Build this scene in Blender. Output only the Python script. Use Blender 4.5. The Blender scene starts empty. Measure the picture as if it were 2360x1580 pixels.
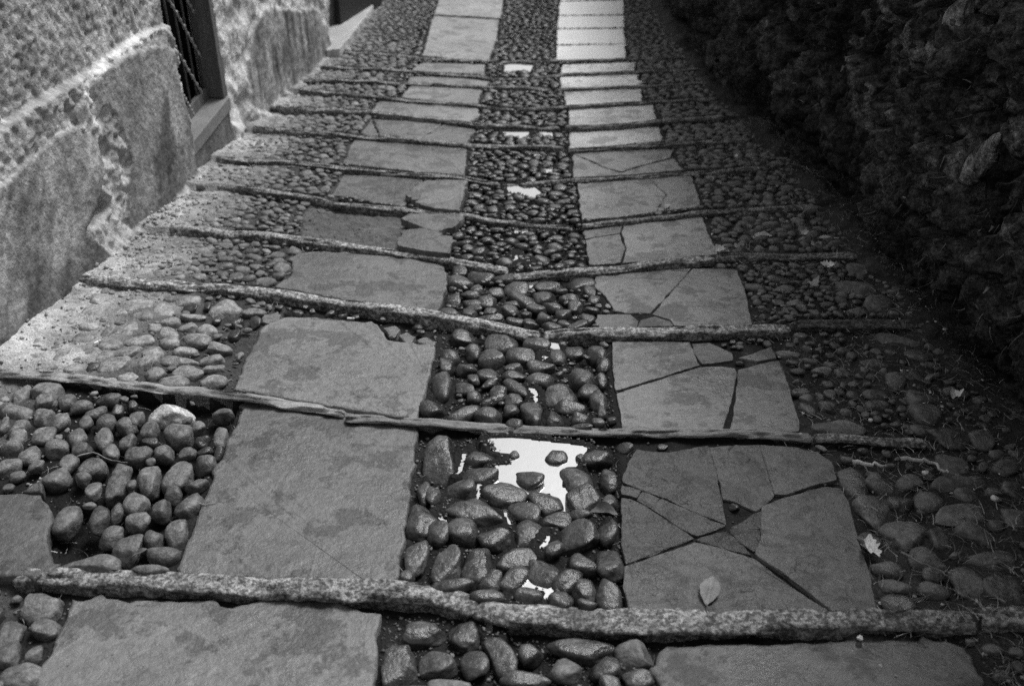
import bpy, math, random
import numpy as np
from math import sin, cos, tan, atan, radians, pi, sqrt, hypot
from mathutils import Vector

random.seed(7); rng = np.random.default_rng(11)
scn = bpy.context.scene
COL = bpy.data.collections.new('street'); scn.collection.children.link(COL)

# ------------------------------------------------------------------ camera numbers
FPX = 2294.0; PCX, PCY = 1180.0, 790.0          # focal length and centre in photo pixels
S = -0.06                                        # fall of the street (metres per metre)
CAMZ = 1.645
PIT = radians(28.8) - atan(S); YAW = atan(49/2277)
fw = np.array([-sin(YAW)*cos(PIT), cos(YAW)*cos(PIT), -sin(PIT)])
rt = np.array([cos(YAW), sin(YAW), 0.0]); up = np.cross(rt, fw)
CAM = np.array([0.0, 0.0, CAMZ])
def ray(px, py): return fw + rt*(px-PCX)/FPX - up*(py-PCY)/FPX
def sstep(a, b, v):
    t = np.clip((v-a)/(b-a), 0, 1); return t*t*(3-2*t)
def cross(x): return 0.035*np.clip((np.abs(x+0.04)-0.1)/1.0, 0, 1.2)**1.3

# zoom frames used while measuring (x0, y0, scale)
Z = {0: (0,0,1.0), 1:(0,0,.34438), 2:(700,0,.34438), 3:(1400,0,.40991), 4:(0,500,.34438), 5:(600,500,.34438),
     6:(1300,500,.4526), 7:(0,1000,.42699), 8:(900,1000,.36986), 9:(1400,960,.40991)}
def zp(z, x, y): a = Z[z]; return (a[0]+x*a[2], a[1]+y*a[2])

def on_plane(px, py, off=0.0):
    d = ray(px, py); x = y = 0
    for _ in range(8):
        o = off + float(cross(x))
        t = (o-CAMZ)/(d[2]-S*d[1]); p = CAM+t*d; x = p[0]
    return p

# ------------------------------------------------------------------ kerb lines (photo pixels: x, y of the far upper edge)
KERB = [  # (lip, width, [pieces])
 (.030,.046,[[(40,1312),(120,1312),(384,1320),(683,1335),(1000,1346),(1106,1379)],[(1101,1381),(1159,1396),(1290,1405),(1418,1413),(1687,1411),(2015,1405),(2245,1411)],[(2257,1406),(2420,1400)]]),
 (.020,.030,[[(-60,846),(0,851),(138,858),(344,882),(585,910),(797,944)],[(798,953),(965,965),(1027,968),(1254,982),(1400,990),(1526,989),(1700,991),(1872,998)],[(1880,999),(2000,1001),(2136,1010)]]),
 (.027,.038,[[(186,631),(344,643),(585,660),(800,689),(1117,738),(1246,762)],[(1252,764),(1300,759),(1526,756),(1819,749)],[(1835,738),(1980,735),(2140,731)]]),
 (.022,.034,[[(420,519),(585,533),(800,557),(979,581),(1172,616)],[(1182,632),(1300,622),(1400,614),(1644,590)],[(1648,586),(1810,582),(1976,579)]]),
 (.020,.030,[[(505,421),(620,437),(700,448),(796,465),(941,479),(1062,492),(1148,508),(1320,517)],[(1335,515),(1440,504),(1605,486),(1687,478),(1890,471)]]),
 (.017,.028,[[(503,358),(585,365),(700,372),(790,382),(941,396),(1072,406),(1153,419)],[(1161,422),(1320,410),(1400,407),(1576,394),(1769,383)]]),
 (.022,.030,[[(585,288),(700,299),(872,313),(1106,330),(1300,338)],[(1310,341),(1423,334),(1564,327),(1730,316)]]),
 (.028,.030,[[(640,240),(700,247),(852,254),(993,267),(1103,284),(1290,291)],[(1303,291),(1423,286),(1543,273),(1668,265)]]),
 (.022,.028,[[(690,204),(728,206),(941,227),(1100,238),(1189,250)],[(1192,250),(1303,243),(1400,237),(1552,227),(1655,222)]]),
 (.018,.028,[[(700,180),(748,182),(924,187),(1096,196),(1270,203)],[(1278,203),(1389,199),(1500,195),(1640,185)]]),
 (.018,.028,[[(740,150),(779,151),(924,160),(1079,172),(1165,179),(1217,177)],[(1222,177),(1303,168),(1400,165),(1535,160),(1630,155)]]),
 (.014,.028,[[(740,115),(760,116),(914,123),(1000,134),(1148,139)],[(1152,139),(1285,139),(1400,135),(1500,132),(1600,130)]]),
]
NK = len(KERB)
KW = []                                           # world step lines
for lip, w, pcs in KERB:
    pts = [on_plane(px, py) for pc in pcs for (px, py) in pc]
    pts.sort(key=lambda p: p[0])
    KW.append((np.array([p[0] for p in pts]), np.array([p[1] for p in pts])-w*0.5))
def yk(i, x): return np.interp(x, KW[i][0], KW[i][1])
def lipof(k): return KERB[k][0] if k < NK else 0.0
def tread_off(x, y, k):
    """height of tread k over the plane of the street"""
    y1 = yk(k, x) if k < NK else yk(NK-1, x)+2.0
    y0 = yk(k-1, x) if k > 0 else yk(0, x)-.75
    u = np.clip((y-y0)/np.maximum(y1-y0, .05), -.2, 1.1)
    return -.005-(lipof(k)-.005)*u*(1+.9*sstep(-1.15, -1.5, x)*(k >= 3)) + cross(x)
def hit(px, py, k, off=0.0):
    d = ray(px, py); o = 0.0
    for _ in range(10):
        t = (o+off-CAMZ)/(d[2]-S*d[1]); p = CAM+t*d
        o = float(tread_off(p[0], p[1], k))
    return p
def surf(x, y):
    """tread surface (vectorised)"""
    x = np.asarray(x, float); y = np.asarray(y, float)
    k = np.zeros(x.shape, int)
    for i in range(NK): k += (y > yk(i, x))
    o = np.zeros(x.shape)
    for i in range(NK+1):
        m = k == i
        if m.any(): o[m] = tread_off(x[m], y[m], i)
    return S*y+o, k

# ------------------------------------------------------------------ numpy noise
_P = rng.random((64, 64, 4))
def vn(x, y, c=0):
    xi = np.floor(x).astype(int); yi = np.floor(y).astype(int); fx = x-xi; fy = y-yi
    fx = fx*fx*(3-2*fx); fy = fy*fy*(3-2*fy); P = _P[:, :, c]
    a = P[xi % 64, yi % 64]; b = P[(xi+1) % 64, yi % 64]; d = P[xi % 64, (yi+1) % 64]; e = P[(xi+1) % 64, (yi+1) % 64]
    return (a*(1-fx)+b*fx)*(1-fy)+(d*(1-fx)+e*fx)*fy - .5
def fbm(x, y, s, n=4, c=0, g=.5):
    o = 0; a = 1.0
    for i in range(n):
        o = o+a*vn(x*s+i*17.3, y*s+i*9.1, (c+i) % 4); s *= 2.03; a *= g
    return o
def worley(x, y, seed=0):
    r = np.random.default_rng(seed); J = r.random((64, 64, 3))
    xi = np.floor(x).astype(int); yi = np.floor(y).astype(int)
    f1 = np.full(x.shape, 9.0); f2 = np.full(x.shape, 9.0); idv = np.zeros(x.shape)
    for dx in (-1, 0, 1):
        for dy in (-1, 0, 1):
            j = J[(xi+dx) % 64, (yi+dy) % 64]
            d = np.hypot(xi+dx+j[..., 0]-x, yi+dy+j[..., 1]-y)
            n = d < f1
            f2 = np.where(n, f1, np.minimum(f2, d)); idv = np.where(n, j[..., 2], idv); f1 = np.where(n, d, f1)
    return f1, f2, idv
def pip(X, Y, poly):
    r = np.zeros(X.shape, bool); n = len(poly)
    for i in range(n):
        x1, y1 = poly[i]; x2, y2 = poly[(i+1) % n]
        if y1 == y2: continue
        c = ((y1 > Y) != (y2 > Y)) & (X < (x2-x1)*(Y-y1)/(y2-y1)+x1)
        r ^= c
    return r
def polydist(X, Y, poly):
    d = np.full(X.shape, 1e9); n = len(poly)
    for i in range(n):
        x1, y1 = poly[i]; x2, y2 = poly[(i+1) % n]
        dx, dy = x2-x1, y2-y1; L = dx*dx+dy*dy+1e-12
        t = np.clip(((X-x1)*dx+(Y-y1)*dy)/L, 0, 1)
        d = np.minimum(d, np.hypot(X-x1-t*dx, Y-y1-t*dy))
    return d
def sdist(X, Y, poly):                            # > 0 inside
    return np.where(pip(X, Y, poly), 1, -1)*polydist(X, Y, poly)
# ------------------------------------------------------------------ materials (black and white photograph: all grey)
def material(name, base, blotch=.25, bscale=6, grain=.25, gscale=160, rough=.7, rvar=.1, bump=.4, bdist=.004,
             bumpscale=90, speck=None, spec=.5, stretch=None, stain=None, ridge=0, soft=False, midvar=0.0, flake=0):
    m = bpy.data.materials.new(name); m.use_nodes = True; nt = m.node_tree; N = nt.nodes; L = nt.links
    b = N['Principled BSDF']
    geo = N.new('ShaderNodeNewGeometry'); vec = geo.outputs['Position']
    if stretch:
        mp = N.new('ShaderNodeMapping'); mp.inputs['Scale'].default_value = stretch; L.new(vec, mp.inputs['Vector']); vec = mp.outputs['Vector']
    def noise(sc, det=4, ro=.55, v=None):
        n = N.new('ShaderNodeTexNoise'); n.inputs['Scale'].default_value = sc; n.inputs['Detail'].default_value = det
        n.inputs['Roughness'].default_value = ro; L.new(v or vec, n.inputs['Vector']); return n.outputs['Fac']
    def mth(op, a, c, d=None):
        q = N.new('ShaderNodeMath'); q.operation = op
        for i, w in enumerate((a, c, d)):
            if w is None: continue
            if isinstance(w, (int, float)): q.inputs[i].default_value = w
            else: L.new(w, q.inputs[i])
        return q.outputs[0]
    def rng_(v, a, c, lo, hi):
        q = N.new('ShaderNodeMapRange'); q.inputs['From Min'].default_value = a; q.inputs['From Max'].default_value = c
        q.inputs['To Min'].default_value = lo; q.inputs['To Max'].default_value = hi; L.new(v, q.inputs['Value']); return q.outputs['Result']
    at = N.new('ShaderNodeAttribute'); at.attribute_name = 'tone'
    n1 = noise(bscale, 5, .6); n2 = noise(gscale, 3, .6)
    v = mth('MULTIPLY', at.outputs['Fac'], base)
    v = mth('MULTIPLY', v, rng_(n1, .3, .7, 1-blotch, 1+blotch))
    v = mth('MULTIPLY', v, rng_(n2, .3, .7, 1-grain, 1+grain))
    if midvar:
        v = mth('MULTIPLY', v, rng_(noise(38, 4, .65), .3, .7, 1-midvar, 1+midvar))
    rgh = rng_(n1, .3, .7, rough-rvar, rough+rvar)
    if name == 'wet_cobble': rgh = mth('ADD', rgh, rng_(at.outputs['Fac'], 1.25, 1.9, 0, .38))
    if speck:                                     # mineral grains (dark, light, scale)
        n3 = noise(speck[2], 2, .7)
        v = mth('MULTIPLY', v, rng_(n3, .42, .60, speck[0], speck[1]))
        n4 = noise(speck[2]*.33, 3, .7); v = mth('MULTIPLY', v, rng_(n4, .35, .65, .72, 1.28))
    if stain:                                     # blotchy damp marks (strength, scale, threshold)
        n5 = noise(stain[1], 8, .72); k = rng_(n5, stain[2], stain[2]+.05, 0, 1)
        v = mth('MULTIPLY', v, mth('SUBTRACT', 1, mth('MULTIPLY', k, stain[0])))
    cmb = N.new('ShaderNodeCombineColor'); 
    for i in range(3): L.new(v, cmb.inputs[i])
    L.new(cmb.outputs[0], b.inputs['Base Color']); L.new(rgh, b.inputs['Roughness'])
    b.inputs['Specular IOR Level'].default_value = spec
    hb = mth('ADD', noise(bumpscale, 5, .62), mth('MULTIPLY', noise(bumpscale*.22, 5, .6), 1.8))
    if ridge:
        vo = N.new('ShaderNodeTexVoronoi'); vo.inputs['Scale'].default_value = ridge; vo.feature = 'F1'; L.new(vec, vo.inputs['Vector'])
        hb = mth('ADD', hb, mth('MULTIPLY', vo.outputs['Distance'], .9))
    if flake:                                     # split layers: stepped relief
        nf_ = noise(flake, 2, .5)
        for th, am in ((.44, .5), (.56, .6)):
            hb = mth('ADD', hb, mth('MULTIPLY', rng_(nf_, th, th+.07, 0, 1), am))
    bp = N.new('ShaderNodeBump'); bp.inputs['Strength'].default_value = bump; bp.inputs['Distance'].default_value = bdist
    L.new(hb, bp.inputs['Height']); L.new(bp.outputs['Normal'], b.inputs['Normal'])
    return m
M = dict(
 slab=material('slate_slab', .140, .25, 3.5, .14, 260, .42, .20, .7, .006, 80, spec=.45, stain=(.5, 7, .51), midvar=.2, flake=5),
 slab_rough=material('rough_slab', .115, .2, 7, .2, 240, .50, .12, .9, .016, 30, spec=.5, stain=(.35, 9, .52), midvar=.22, flake=5),
 slab_pale=material('pale_slab_painted_sheen', .78, .10, 4, .10, 220, .45, .1, .35, .003, 90, spec=.5),  # pale stone, with the far grazing sky sheen put into its colour
 granite=material('granite_kerb', .25, .2, 9, .25, 300, .72, .1, .9, .006, 110, speck=(.42, 1.6, 85), spec=.3, midvar=.45),
 schist=material('layered_kerb', .27, .2, 9, .3, 240, .66, .1, 1.0, .007, 70, spec=.35, stretch=(.5, 1.4, 1.4), midvar=.35),
 cobble=material('wet_cobble', .062, .38, 16, .18, 240, .29, .10, .8, .005, 60, speck=(.8, 1.2, 70), spec=.52, midvar=.3),
 drycobble=material('dry_cobble', .19, .28, 15, .18, 230, .48, .12, .8, .006, 70, speck=(.8, 1.25, 80), spec=.45, midvar=.25),
 dirt=material('gritty_earth', .019, .3, 8, .3, 170, .8, .14, .7, .006, 120, spec=.14, midvar=.28, ridge=130),
 gravel=material('gravel', .11, .2, 30, .3, 240, .6, .1, .5, .002, 200, spec=.4),
 plaster=material('weathered_plaster', .45, .22, 4, .13, 170, .9, .05, .8, .007, 80, spec=.08, midvar=.12, speck=(.9, 1.06, 60)),
 rock=material('damp_mossy_rock', .085, .85, 14, .6, 120, .8, .1, 1.0, .035, 28, spec=.10, midvar=.85),
 moss=material('moss_and_roots', .075, .5, 6, .4, 200, .85, .05, .2, .002, 200, spec=.12),
 weeds=material('dry_grass_and_roots', .16, .4, 12, .3, 200, .8, .05, .1, .001, 200, spec=.2),
 leaf=material('fallen_leaf', .42, .2, 30, .25, 200, .6, .08, .4, .002, 180, spec=.4, midvar=.2),
 paper=material('white_paper', .75, .05, 20, .06, 200, .7, .05, .1, .001, 100, spec=.3),
 wood=material('old_wood', .075, .3, 12, .3, 160, .7, .1, .8, .004, 80, spec=.25, stretch=(3, 3, .4)),
 iron=material('rusty_iron', .25, .3, 30, .4, 200, .55, .1, .6, .003, 150, spec=.5),
 black=material('painted_dark_interior', .0025, .1, 5, .1, 50, .9, .02, .1, .001, 50, spec=.05),  # near-black colour paints the shade of the unlit room
 stone_sill=material('stone_sill', .24, .15, 8, .25, 200, .75, .1, .6, .004, 90, spec=.3, midvar=.15),
)
def water_mat():
    m = bpy.data.materials.new('puddle_water'); m.use_nodes = True; nt = m.node_tree; b = nt.nodes['Principled BSDF']
    b.inputs['Base Color'].default_value = (.74, .74, .74, 1); b.inputs['Metallic'].default_value = .85; b.inputs['Roughness'].default_value = .015
    b.inputs['IOR'].default_value = 1.4; b.inputs['Specular IOR Level'].default_value = .5
    b.inputs['Coat Weight'].default_value = 0.0; b.inputs['Coat IOR'].default_value = 2.2; b.inputs['Coat Roughness'].default_value = .01
    geo = nt.nodes.new('ShaderNodeNewGeometry')
    n = nt.nodes.new('ShaderNodeTexNoise'); n.inputs['Scale'].default_value = 30; n.inputs['Detail'].default_value = 2
    nt.links.new(geo.outputs['Position'], n.inputs['Vector'])
    bp = nt.nodes.new('ShaderNodeBump'); bp.inputs['Strength'].default_value = .10; bp.inputs['Distance'].default_value = .004
    nt.links.new(n.outputs['Fac'], bp.inputs['Height']); nt.links.new(bp.outputs['Normal'], b.inputs['Normal']); nt.links.new(bp.outputs['Normal'], b.inputs['Coat Normal'])
    return m
M['water'] = water_mat()

# ------------------------------------------------------------------ object helpers
def mesh_obj(name, verts, faces, mat, tone=1.0, smooth=True, parent=None, origin=None):
    verts = np.asarray(verts, float)
    if origin is None: origin = verts.mean(0) if parent is None else np.zeros(3)
    origin = np.asarray(origin, float)
    me = bpy.data.meshes.new(name)
    if isinstance(faces, np.ndarray):
        nf, q = faces.shape
        me.vertices.add(len(verts)); me.vertices.foreach_set('co', (verts-origin).astype(np.float32).ravel())
        me.loops.add(nf*q); me.loops.foreach_set('vertex_index', faces.astype(np.int32).ravel())
        me.polygons.add(nf); me.polygons.foreach_set('loop_start', np.arange(0, nf*q, q, dtype=np.int32))
        me.update(calc_edges=True)
    else:
        me.from_pydata([tuple(v) for v in verts-origin], [], faces); me.update()
    a = me.attributes.new('tone', 'FLOAT', 'POINT')
    tv = np.asarray(tone, np.float32)
    if tv.ndim == 0: tv = np.full(len(verts), float(tone), np.float32)
    a.data.foreach_set('value', tv)
    if smooth: me.polygons.foreach_set('use_smooth', np.ones(len(me.polygons), bool))
    me.materials.append(mat)
    o = bpy.data.objects.new(name, me); COL.objects.link(o); o.location = origin
    if parent is not None:
        o.parent = parent; o.location = Vector(origin)-parent.location
    return o
def tag(o, label=None, cat=None, group=None, kind=None):
    if label: o['label'] = label
    if cat: o['category'] = cat
    if group: o['group'] = group
    if kind: o['kind'] = kind
    return o
def empty(name, loc):
    o = bpy.data.objects.new(name, None); COL.objects.link(o); o.location = loc; o.empty_display_size = .1; return o
def grid_faces(nr, nc):
    i = np.arange(nr-1)[:, None]*nc+np.arange(nc-1)[None, :]
    return np.stack([i, i+1, i+nc+1, i+nc], -1).reshape(-1, 4)
def box_mesh(c, ax, ay, az):
    """box from centre and three half-axis vectors, edges slightly chamfered"""
    c, ax, ay, az = map(lambda v: np.asarray(v, float), (c, ax, ay, az))
    import bmesh
    bm = bmesh.new(); vs = {}
    for i in (-1, 1):
        for j in (-1, 1):
            for k in (-1, 1): vs[i, j, k] = bm.verts.new(tuple(c+i*ax+j*ay+k*az))
    for f in (((-1,-1,-1),(-1,1,-1),(1,1,-1),(1,-1,-1)), ((-1,-1,1),(1,-1,1),(1,1,1),(-1,1,1)), ((-1,-1,-1),(1,-1,-1),(1,-1,1),(-1,-1,1)),
              ((-1,1,-1),(-1,1,1),(1,1,1),(1,1,-1)), ((-1,-1,-1),(-1,-1,1),(-1,1,1),(-1,1,-1)), ((1,-1,-1),(1,1,-1),(1,1,1),(1,-1,1))):
        bm.faces.new([vs[q] for q in f])
    bmesh.ops.recalc_face_normals(bm, faces=bm.faces[:])
    w = .12*min(np.linalg.norm(ax), np.linalg.norm(ay), np.linalg.norm(az))
    bmesh.ops.bevel(bm, geom=bm.edges[:], offset=w, segments=2, affect='EDGES', profile=.5)
    bm.verts.index_update()
    V = [tuple(v.co) for v in bm.verts]; Fc = [[v.index for v in f.verts] for f in bm.faces]; bm.free()
    return V, Fc
def tube(pts, rad, n=6):
    pts = np.asarray(pts, float); V = []; Fc = []
    rads = rad if hasattr(rad, '__len__') else [rad]*len(pts)
    for i, p in enumerate(pts):
        t = pts[min(i+1, len(pts)-1)]-pts[max(i-1, 0)]; t /= np.linalg.norm(t)+1e-9
        a = np.cross(t, (0, 0, 1.0)); 
        if np.linalg.norm(a) < .1: a = np.cross(t, (1.0, 0, 0))
        a /= np.linalg.norm(a); b = np.cross(t, a)
        for j in range(n):
            q = 2*pi*j/n; V.append(p+rads[i]*(cos(q)*a+sin(q)*b))
    for i in range(len(pts)-1):
        for j in range(n): Fc.append([i*n+j, i*n+(j+1) % n, (i+1)*n+(j+1) % n, (i+1)*n+j])
    Fc.append(list(range(n))[::-1]); Fc.append([(len(pts)-1)*n+j for j in range(n)])
    return V, Fc
ORD = ['lowest', 'second', 'third', 'fourth', 'fifth', 'sixth', 'seventh', 'eighth', 'ninth', 'tenth', 'eleventh', 'twelfth', 'thirteenth', 'fourteenth', 'fifteenth', 'sixteenth']
NTH = ['first'] + ORD[1:]

# ------------------------------------------------------------------ kerbs
KPOLY = []
def make_kerb(ki, pi_, pc, lip, w):
    P = [on_plane(px, py) for px, py in pc]
    L = [0]
    for a, b in zip(P[:-1], P[1:]): L.append(L[-1]+np.linalg.norm(b-a))
    n = max(6, int(L[-1]/(.011 if ki < 4 else .02)))
    s = np.linspace(0, L[-1], n); P = np.array(P)
    line = np.stack([np.interp(s, L, P[:, c]) for c in range(3)], 1)
    tang = np.gradient(line, axis=0); tang[:, 2] = 0; tang /= np.linalg.norm(tang, axis=1)[:, None]
    nf = np.stack([tang[:, 1], -tang[:, 0]], 1)                      # towards the camera
    uc = .86 if ki != 1 else .45                                         # undercut foot
    prof = [(uc, -.09), (uc+.03, -lip*.95), (1.0 if ki == 1 else 1.03, -lip*.5), (1.03, -.008), (.93, -.003), (.6, -.001), (.3, -.001), (.0, -.002), (-.28, -.004), (-.3, -.05)]
    m = len(prof); V = np.zeros((n, m, 3)); seed = ki*7.7+pi_*3.1
    ends = np.minimum(s, s[-1]-s); endf = np.clip(ends/.012, 0, 1)**.5
    wv = w*(1+.22*fbm(s*1.0, s*0+seed, 4, 4, 0)+.10*vn(s*30, s*0+seed, 1))
    top = .007*fbm(s, s*0+seed+5, 5, 4, 2)*2
    for j, (a, h) in enumerate(prof):
        rough = .008*fbm(s*1.0+j*.13, s*0+seed+j*.9, 9, 3, 3)*1.6+.006*vn(s*28+j*3.3, s*0+seed+j*1.7, 3)+.004*vn(s*70+j*5.3, s*0+seed+j*2.7, 1)
        aa = a*wv+(rough*1.3 if j < 9 else 0)
        mid = w*.5; aa = mid+(aa-mid)*(.6+.4*endf)
        V[:, j, 0] = line[:, 0]+nf[:, 0]*aa; V[:, j, 1] = line[:, 1]+nf[:, 1]*aa
        V[:, j, 2] = line[:, 2]+h+(top+rough*.8 if 0 < j < 9 else 0)-(1-endf)*.004
    Fc = grid_faces(n, m); faces = [list(f) for f in Fc]
    faces += [list(range(m))[::-1], [(n-1)*m+j for j in range(m)]]
    V = V.reshape(-1, 3)
    schist = (ki == 1 and pi_ < 2)
    mat = M['schist'] if schist else M['granite']
    tone = {0: .82, 1: 1.05, 2: 1.05, 3: 1.0}.get(ki, .85)
    if pi_ == 1 and ki == 1: tone = .75
    if pi_ == 2: tone = {0: 1.1, 1: 1.0, 2: .35, 3: .8}.get(ki, 1)
    # worn towards the left wall, dusty
    tv = tone*np.where(V[:, 0] < -1.2, 1.15, 1.0)
    if ki == 0 or ki == 1: tv = tv*np.where(V[:, 0] > .75, .85, 1)
    o = mesh_obj('kerb_stone', V, faces, mat, tv)
    side = ['left', 'right', 'short far right'][pi_]
    kind = 'layered schist kerb' if schist else 'speckled granite kerb'
    tag(o, f"{kind}, {side} piece of the {ORD[ki]} kerb row{' from the bottom' if ki else ' in the picture'}", 'kerb', 'kerb stones across the street')
    KPOLY.append([(line[i, 0], line[i, 1]+.01) for i in range(0, n, 3)]+[(line[-1, 0], line[-1, 1]+.01), (line[-1, 0], line[-1, 1]-w-.01)]+[(line[i, 0], line[i, 1]-w-.01) for i in range(n-1, -1, -3)])
for ki, (lip, w, pcs) in enumerate(KERB):
    for pi_, pc in enumerate(pcs): make_kerb(ki, pi_, pc, lip, w)

# ------------------------------------------------------------------ slabs
SLABP = []
def offset_poly(P, d):
    n = len(P); out = []
    area = sum(P[i][0]*P[(i+1) % n][1]-P[(i+1) % n][0]*P[i][1] for i in range(n))
    sg = 1 if area > 0 else -1
    for i in range(n):
        a = np.array(P[i-1]); b = np.array(P[i]); c = np.array(P[(i+1) % n])
        t1 = (b-a)/(np.linalg.norm(b-a)+1e-9); t2 = (c-b)/(np.linalg.norm(c-b)+1e-9)
        t = t1+t2; t /= np.linalg.norm(t)+1e-9
        out.append(b+sg*d*np.array([-t[1], t[0]]))
    return out
def make_slab(zf, pts, k, label, name='paving_slab', mat='slab', tone=1.0, off=0.0, thick=.045, rough=.0025, group='slabs of the two paved tracks', bev=.006, tilt=(0, 0), cat='slab', shrink=.001, e_chip=1):
    W = [hit(*zp(zf, x, y), k, off) for x, y in pts]
    P = [(p[0], p[1]) for p in W]
    c = np.mean(P, 0)
    Q = []
    n = len(P); sgn = sum(P[i][0]*P[(i+1) % n][1]-P[(i+1) % n][0]*P[i][1] for i in range(n)); chip = .10*e_chip
    for i in range(n):                                            # ragged edges
        a = np.array(P[i]); b = np.array(P[(i+1) % n]); L = np.linalg.norm(b-a); m = max(1, int(L/.012))
        nn = np.array([-(b-a)[1], (b-a)[0]])/(L+1e-9)
        for j in range(m):
            t = j/m; q = a+(b-a)*t
            e = min(1, 4*t*(1-t)+ .25)
            q = q+nn*rough*e*(2.2*float(fbm(np.array(q[0]), np.array(q[1]), 22, 3, k % 4))+ .0)*2
            q = q-(-nn if sgn > 0 else nn)*max(0., float(vn(np.array(q[0]*26+k), np.array(q[1]*26), 2))-.26)*chip*-1
            Q.append(q)
    Q = [Q[i] for i in range(len(Q)) if np.linalg.norm(np.array(Q[i])-np.array(Q[i-1])) > .002]
    Q = offset_poly(Q, shrink)
    r2 = offset_poly(Q, bev*.4); r3 = offset_poly(Q, bev*1.4)
    V = []; m = len(Q)
    def zz(p): return S*p[1]+float(tread_off(p[0], p[1], k))+off+tilt[0]*(p[0]-c[0])+tilt[1]*(p[1]-c[1])
    for ring, dz in ((Q, -thick), (Q, -bev), (r2, -bev*.35), (r3, 0)):
        V += [(p[0], p[1], zz(p)+dz+(.0012*random.uniform(-1, 1) if dz > -thick else 0)) for p in ring]
    area = sum(Q[i][0]*Q[(i+1) % m][1]-Q[(i+1) % m][0]*Q[i][1] for i in range(m))
    Fc = []
    for r in range(3):
        for i in range(m):
            f = [r*m+i, r*m+(i+1) % m, (r+1)*m+(i+1) % m, (r+1)*m+i]
            Fc.append(f if area > 0 else f[::-1])
    capf = [3*m+i for i in range(m)]; Fc.append(capf if area > 0 else capf[::-1])
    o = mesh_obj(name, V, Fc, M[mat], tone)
    o.data.polygons[len(Fc)-1].use_smooth = False
    tag(o, label, cat, group)
    SLABP.append([tuple(p) for p in Q])
    return o
LC = 'in the left track'
make_slab(7, [(385,890),(640,882),(700,905),(770,890),(1150,886),(1190,920),(1250,928),(1300,915),(1400,893),(1700,893),(1830,902),(1900,930),(1985,955),(2050,1000),(2040,1160),(2010,1400),(1990,1700),(40,1700),(180,1360)], 0, 'large grey slab at the bottom left edge of the picture with chipped upper edge', tone=1.12)
make_slab(7, [(945,722),(1030,540),(1150,220),(1240,0),(1330,-185),(1450,-190),(1640,-155),(1800,-140),(2040,-115),(2220,-60),(2262,-45),(2240,80),(2200,420),(2155,770),(2105,797),(1850,790),(1400,775),(1130,764),(985,752)], 1, 'large damp-stained grey slab in the left track between the lowest two kerbs', tone=.92)
make_slab(7, [(-120,318),(110,314),(222,320),(262,380),(290,470),(260,560),(270,640),(288,745),(100,765),(-120,770)], 1, 'grey slab cut by the left picture edge beside a dark hole and loose cobbles', tone=.62, off=.012)
make_slab(7, [(115,306),(170,262),(236,237),(232,312),(150,312)], 1, 'small triangular stone shard standing behind the slab at the left picture edge', name='slab_fragment', tone=.5, off=.006, cat='slab fragment', group='broken slab pieces')
make_slab(4, [(1560,1152),(1640,960),(1700,840),(1745,745),(1800,700),(1900,668),(2050,664),(2323,690),(2455,702),(2530,715),(2575,770),(2600,820),(2720,836),(2860,850),(2915,862),(2890,990),(2855,1130),(2795,1330),(2750,1345),(2330,1280),(2000,1225)], 2, 'pale grey slab in the left track between the second and third kerbs, chipped top right', tone=1.22)
for i, (q, lb) in enumerate([([(1752,700),(1765,650),(1850,638),(1885,650),(1870,690),(1790,712)], 'small rounded flake at the top left corner of the third left slab'),
    ([(2560,740),(2640,725),(2680,750),(2650,790),(2600,800)], 'dark flake nearest the chipped corner of the third left slab'),
    ([(2665,790),(2720,770),(2785,800),(2760,830),(2690,820)], 'small flake in the middle of the three beside the third left slab'),
    ([(2790,820),(2850,800),(2920,840),(2910,855),(2800,840)], 'outermost flake at the right corner of the third left slab')]):
    make_slab(4, q, 2, lb, name='slab_fragment', tone=1.0, off=-.004, bev=.003, cat='slab fragment', group='broken slab pieces')
make_slab(5, [(95,462),(180,405),(212,365),(208,300),(235,243),(300,232),(450,228),(900,262),(1130,292),(1215,322),(1255,370),(1255,430),(1225,560),(1190,640),(1100,622),(700,570),(300,505)], 3, 'whole grey slab with rounded corners in the left track above the third kerb', tone=.98)
# loose pieces over the missing slab
make_slab(2, [(648,1462),(700,1430),(880,1426),(1045,1428),(1078,1452),(1015,1512),(880,1552)], 4, 'loose angular slab piece lying above another over the missing slab', name='slab_fragment', tone=.95, off=.024, thick=.034, bev=.002, cat='slab fragment', group='broken slab pieces')
make_slab(5, [(912,150),(962,88),(1060,72),(1150,76),(1205,118),(1285,130),(1270,242),(1100,226),(920,190)], 4, 'loose slab piece resting against the kerb below the missing slab', name='slab_fragment', tone=.72, off=.022, thick=.034, bev=.002, cat='slab fragment', group='broken slab pieces')
make_slab(2, [(185,1300),(262,1165),(420,1172),(800,1198),(740,1290),(680,1370),(655,1380)], 5, 'cracked dark left part of the fifth-tread slab beside a raised curved piece', name='slab_fragment', tone=.78, off=-.006, cat='slab fragment', group='broken slab pieces')
make_slab(2, [(678,1302),(740,1250),(810,1208),(950,1200),(1092,1206),(1075,1300),(1045,1408),(860,1392),(776,1368),(765,1335)], 5, 'raised loose slab piece with a curved broken left edge', name='slab_fragment', tone=1.05, off=.022, thick=.04, bev=.002, cat='slab fragment', group='broken slab pieces')
make_slab(2, [(262,1092),(300,1000),(332,930),(700,952),(1092,980),(1088,1080),(1080,1172),(800,1150),(500,1118)], 6, 'smooth whole slab, seventh up the left track', tone=1.05)
make_slab(2, [(380,888),(425,830),(455,800),(500,905),(440,905)], 7, 'narrow left piece of the cracked slab, eighth up the left track', name='slab_fragment', tone=1.0, cat='slab fragment', group='broken slab pieces')
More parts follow.
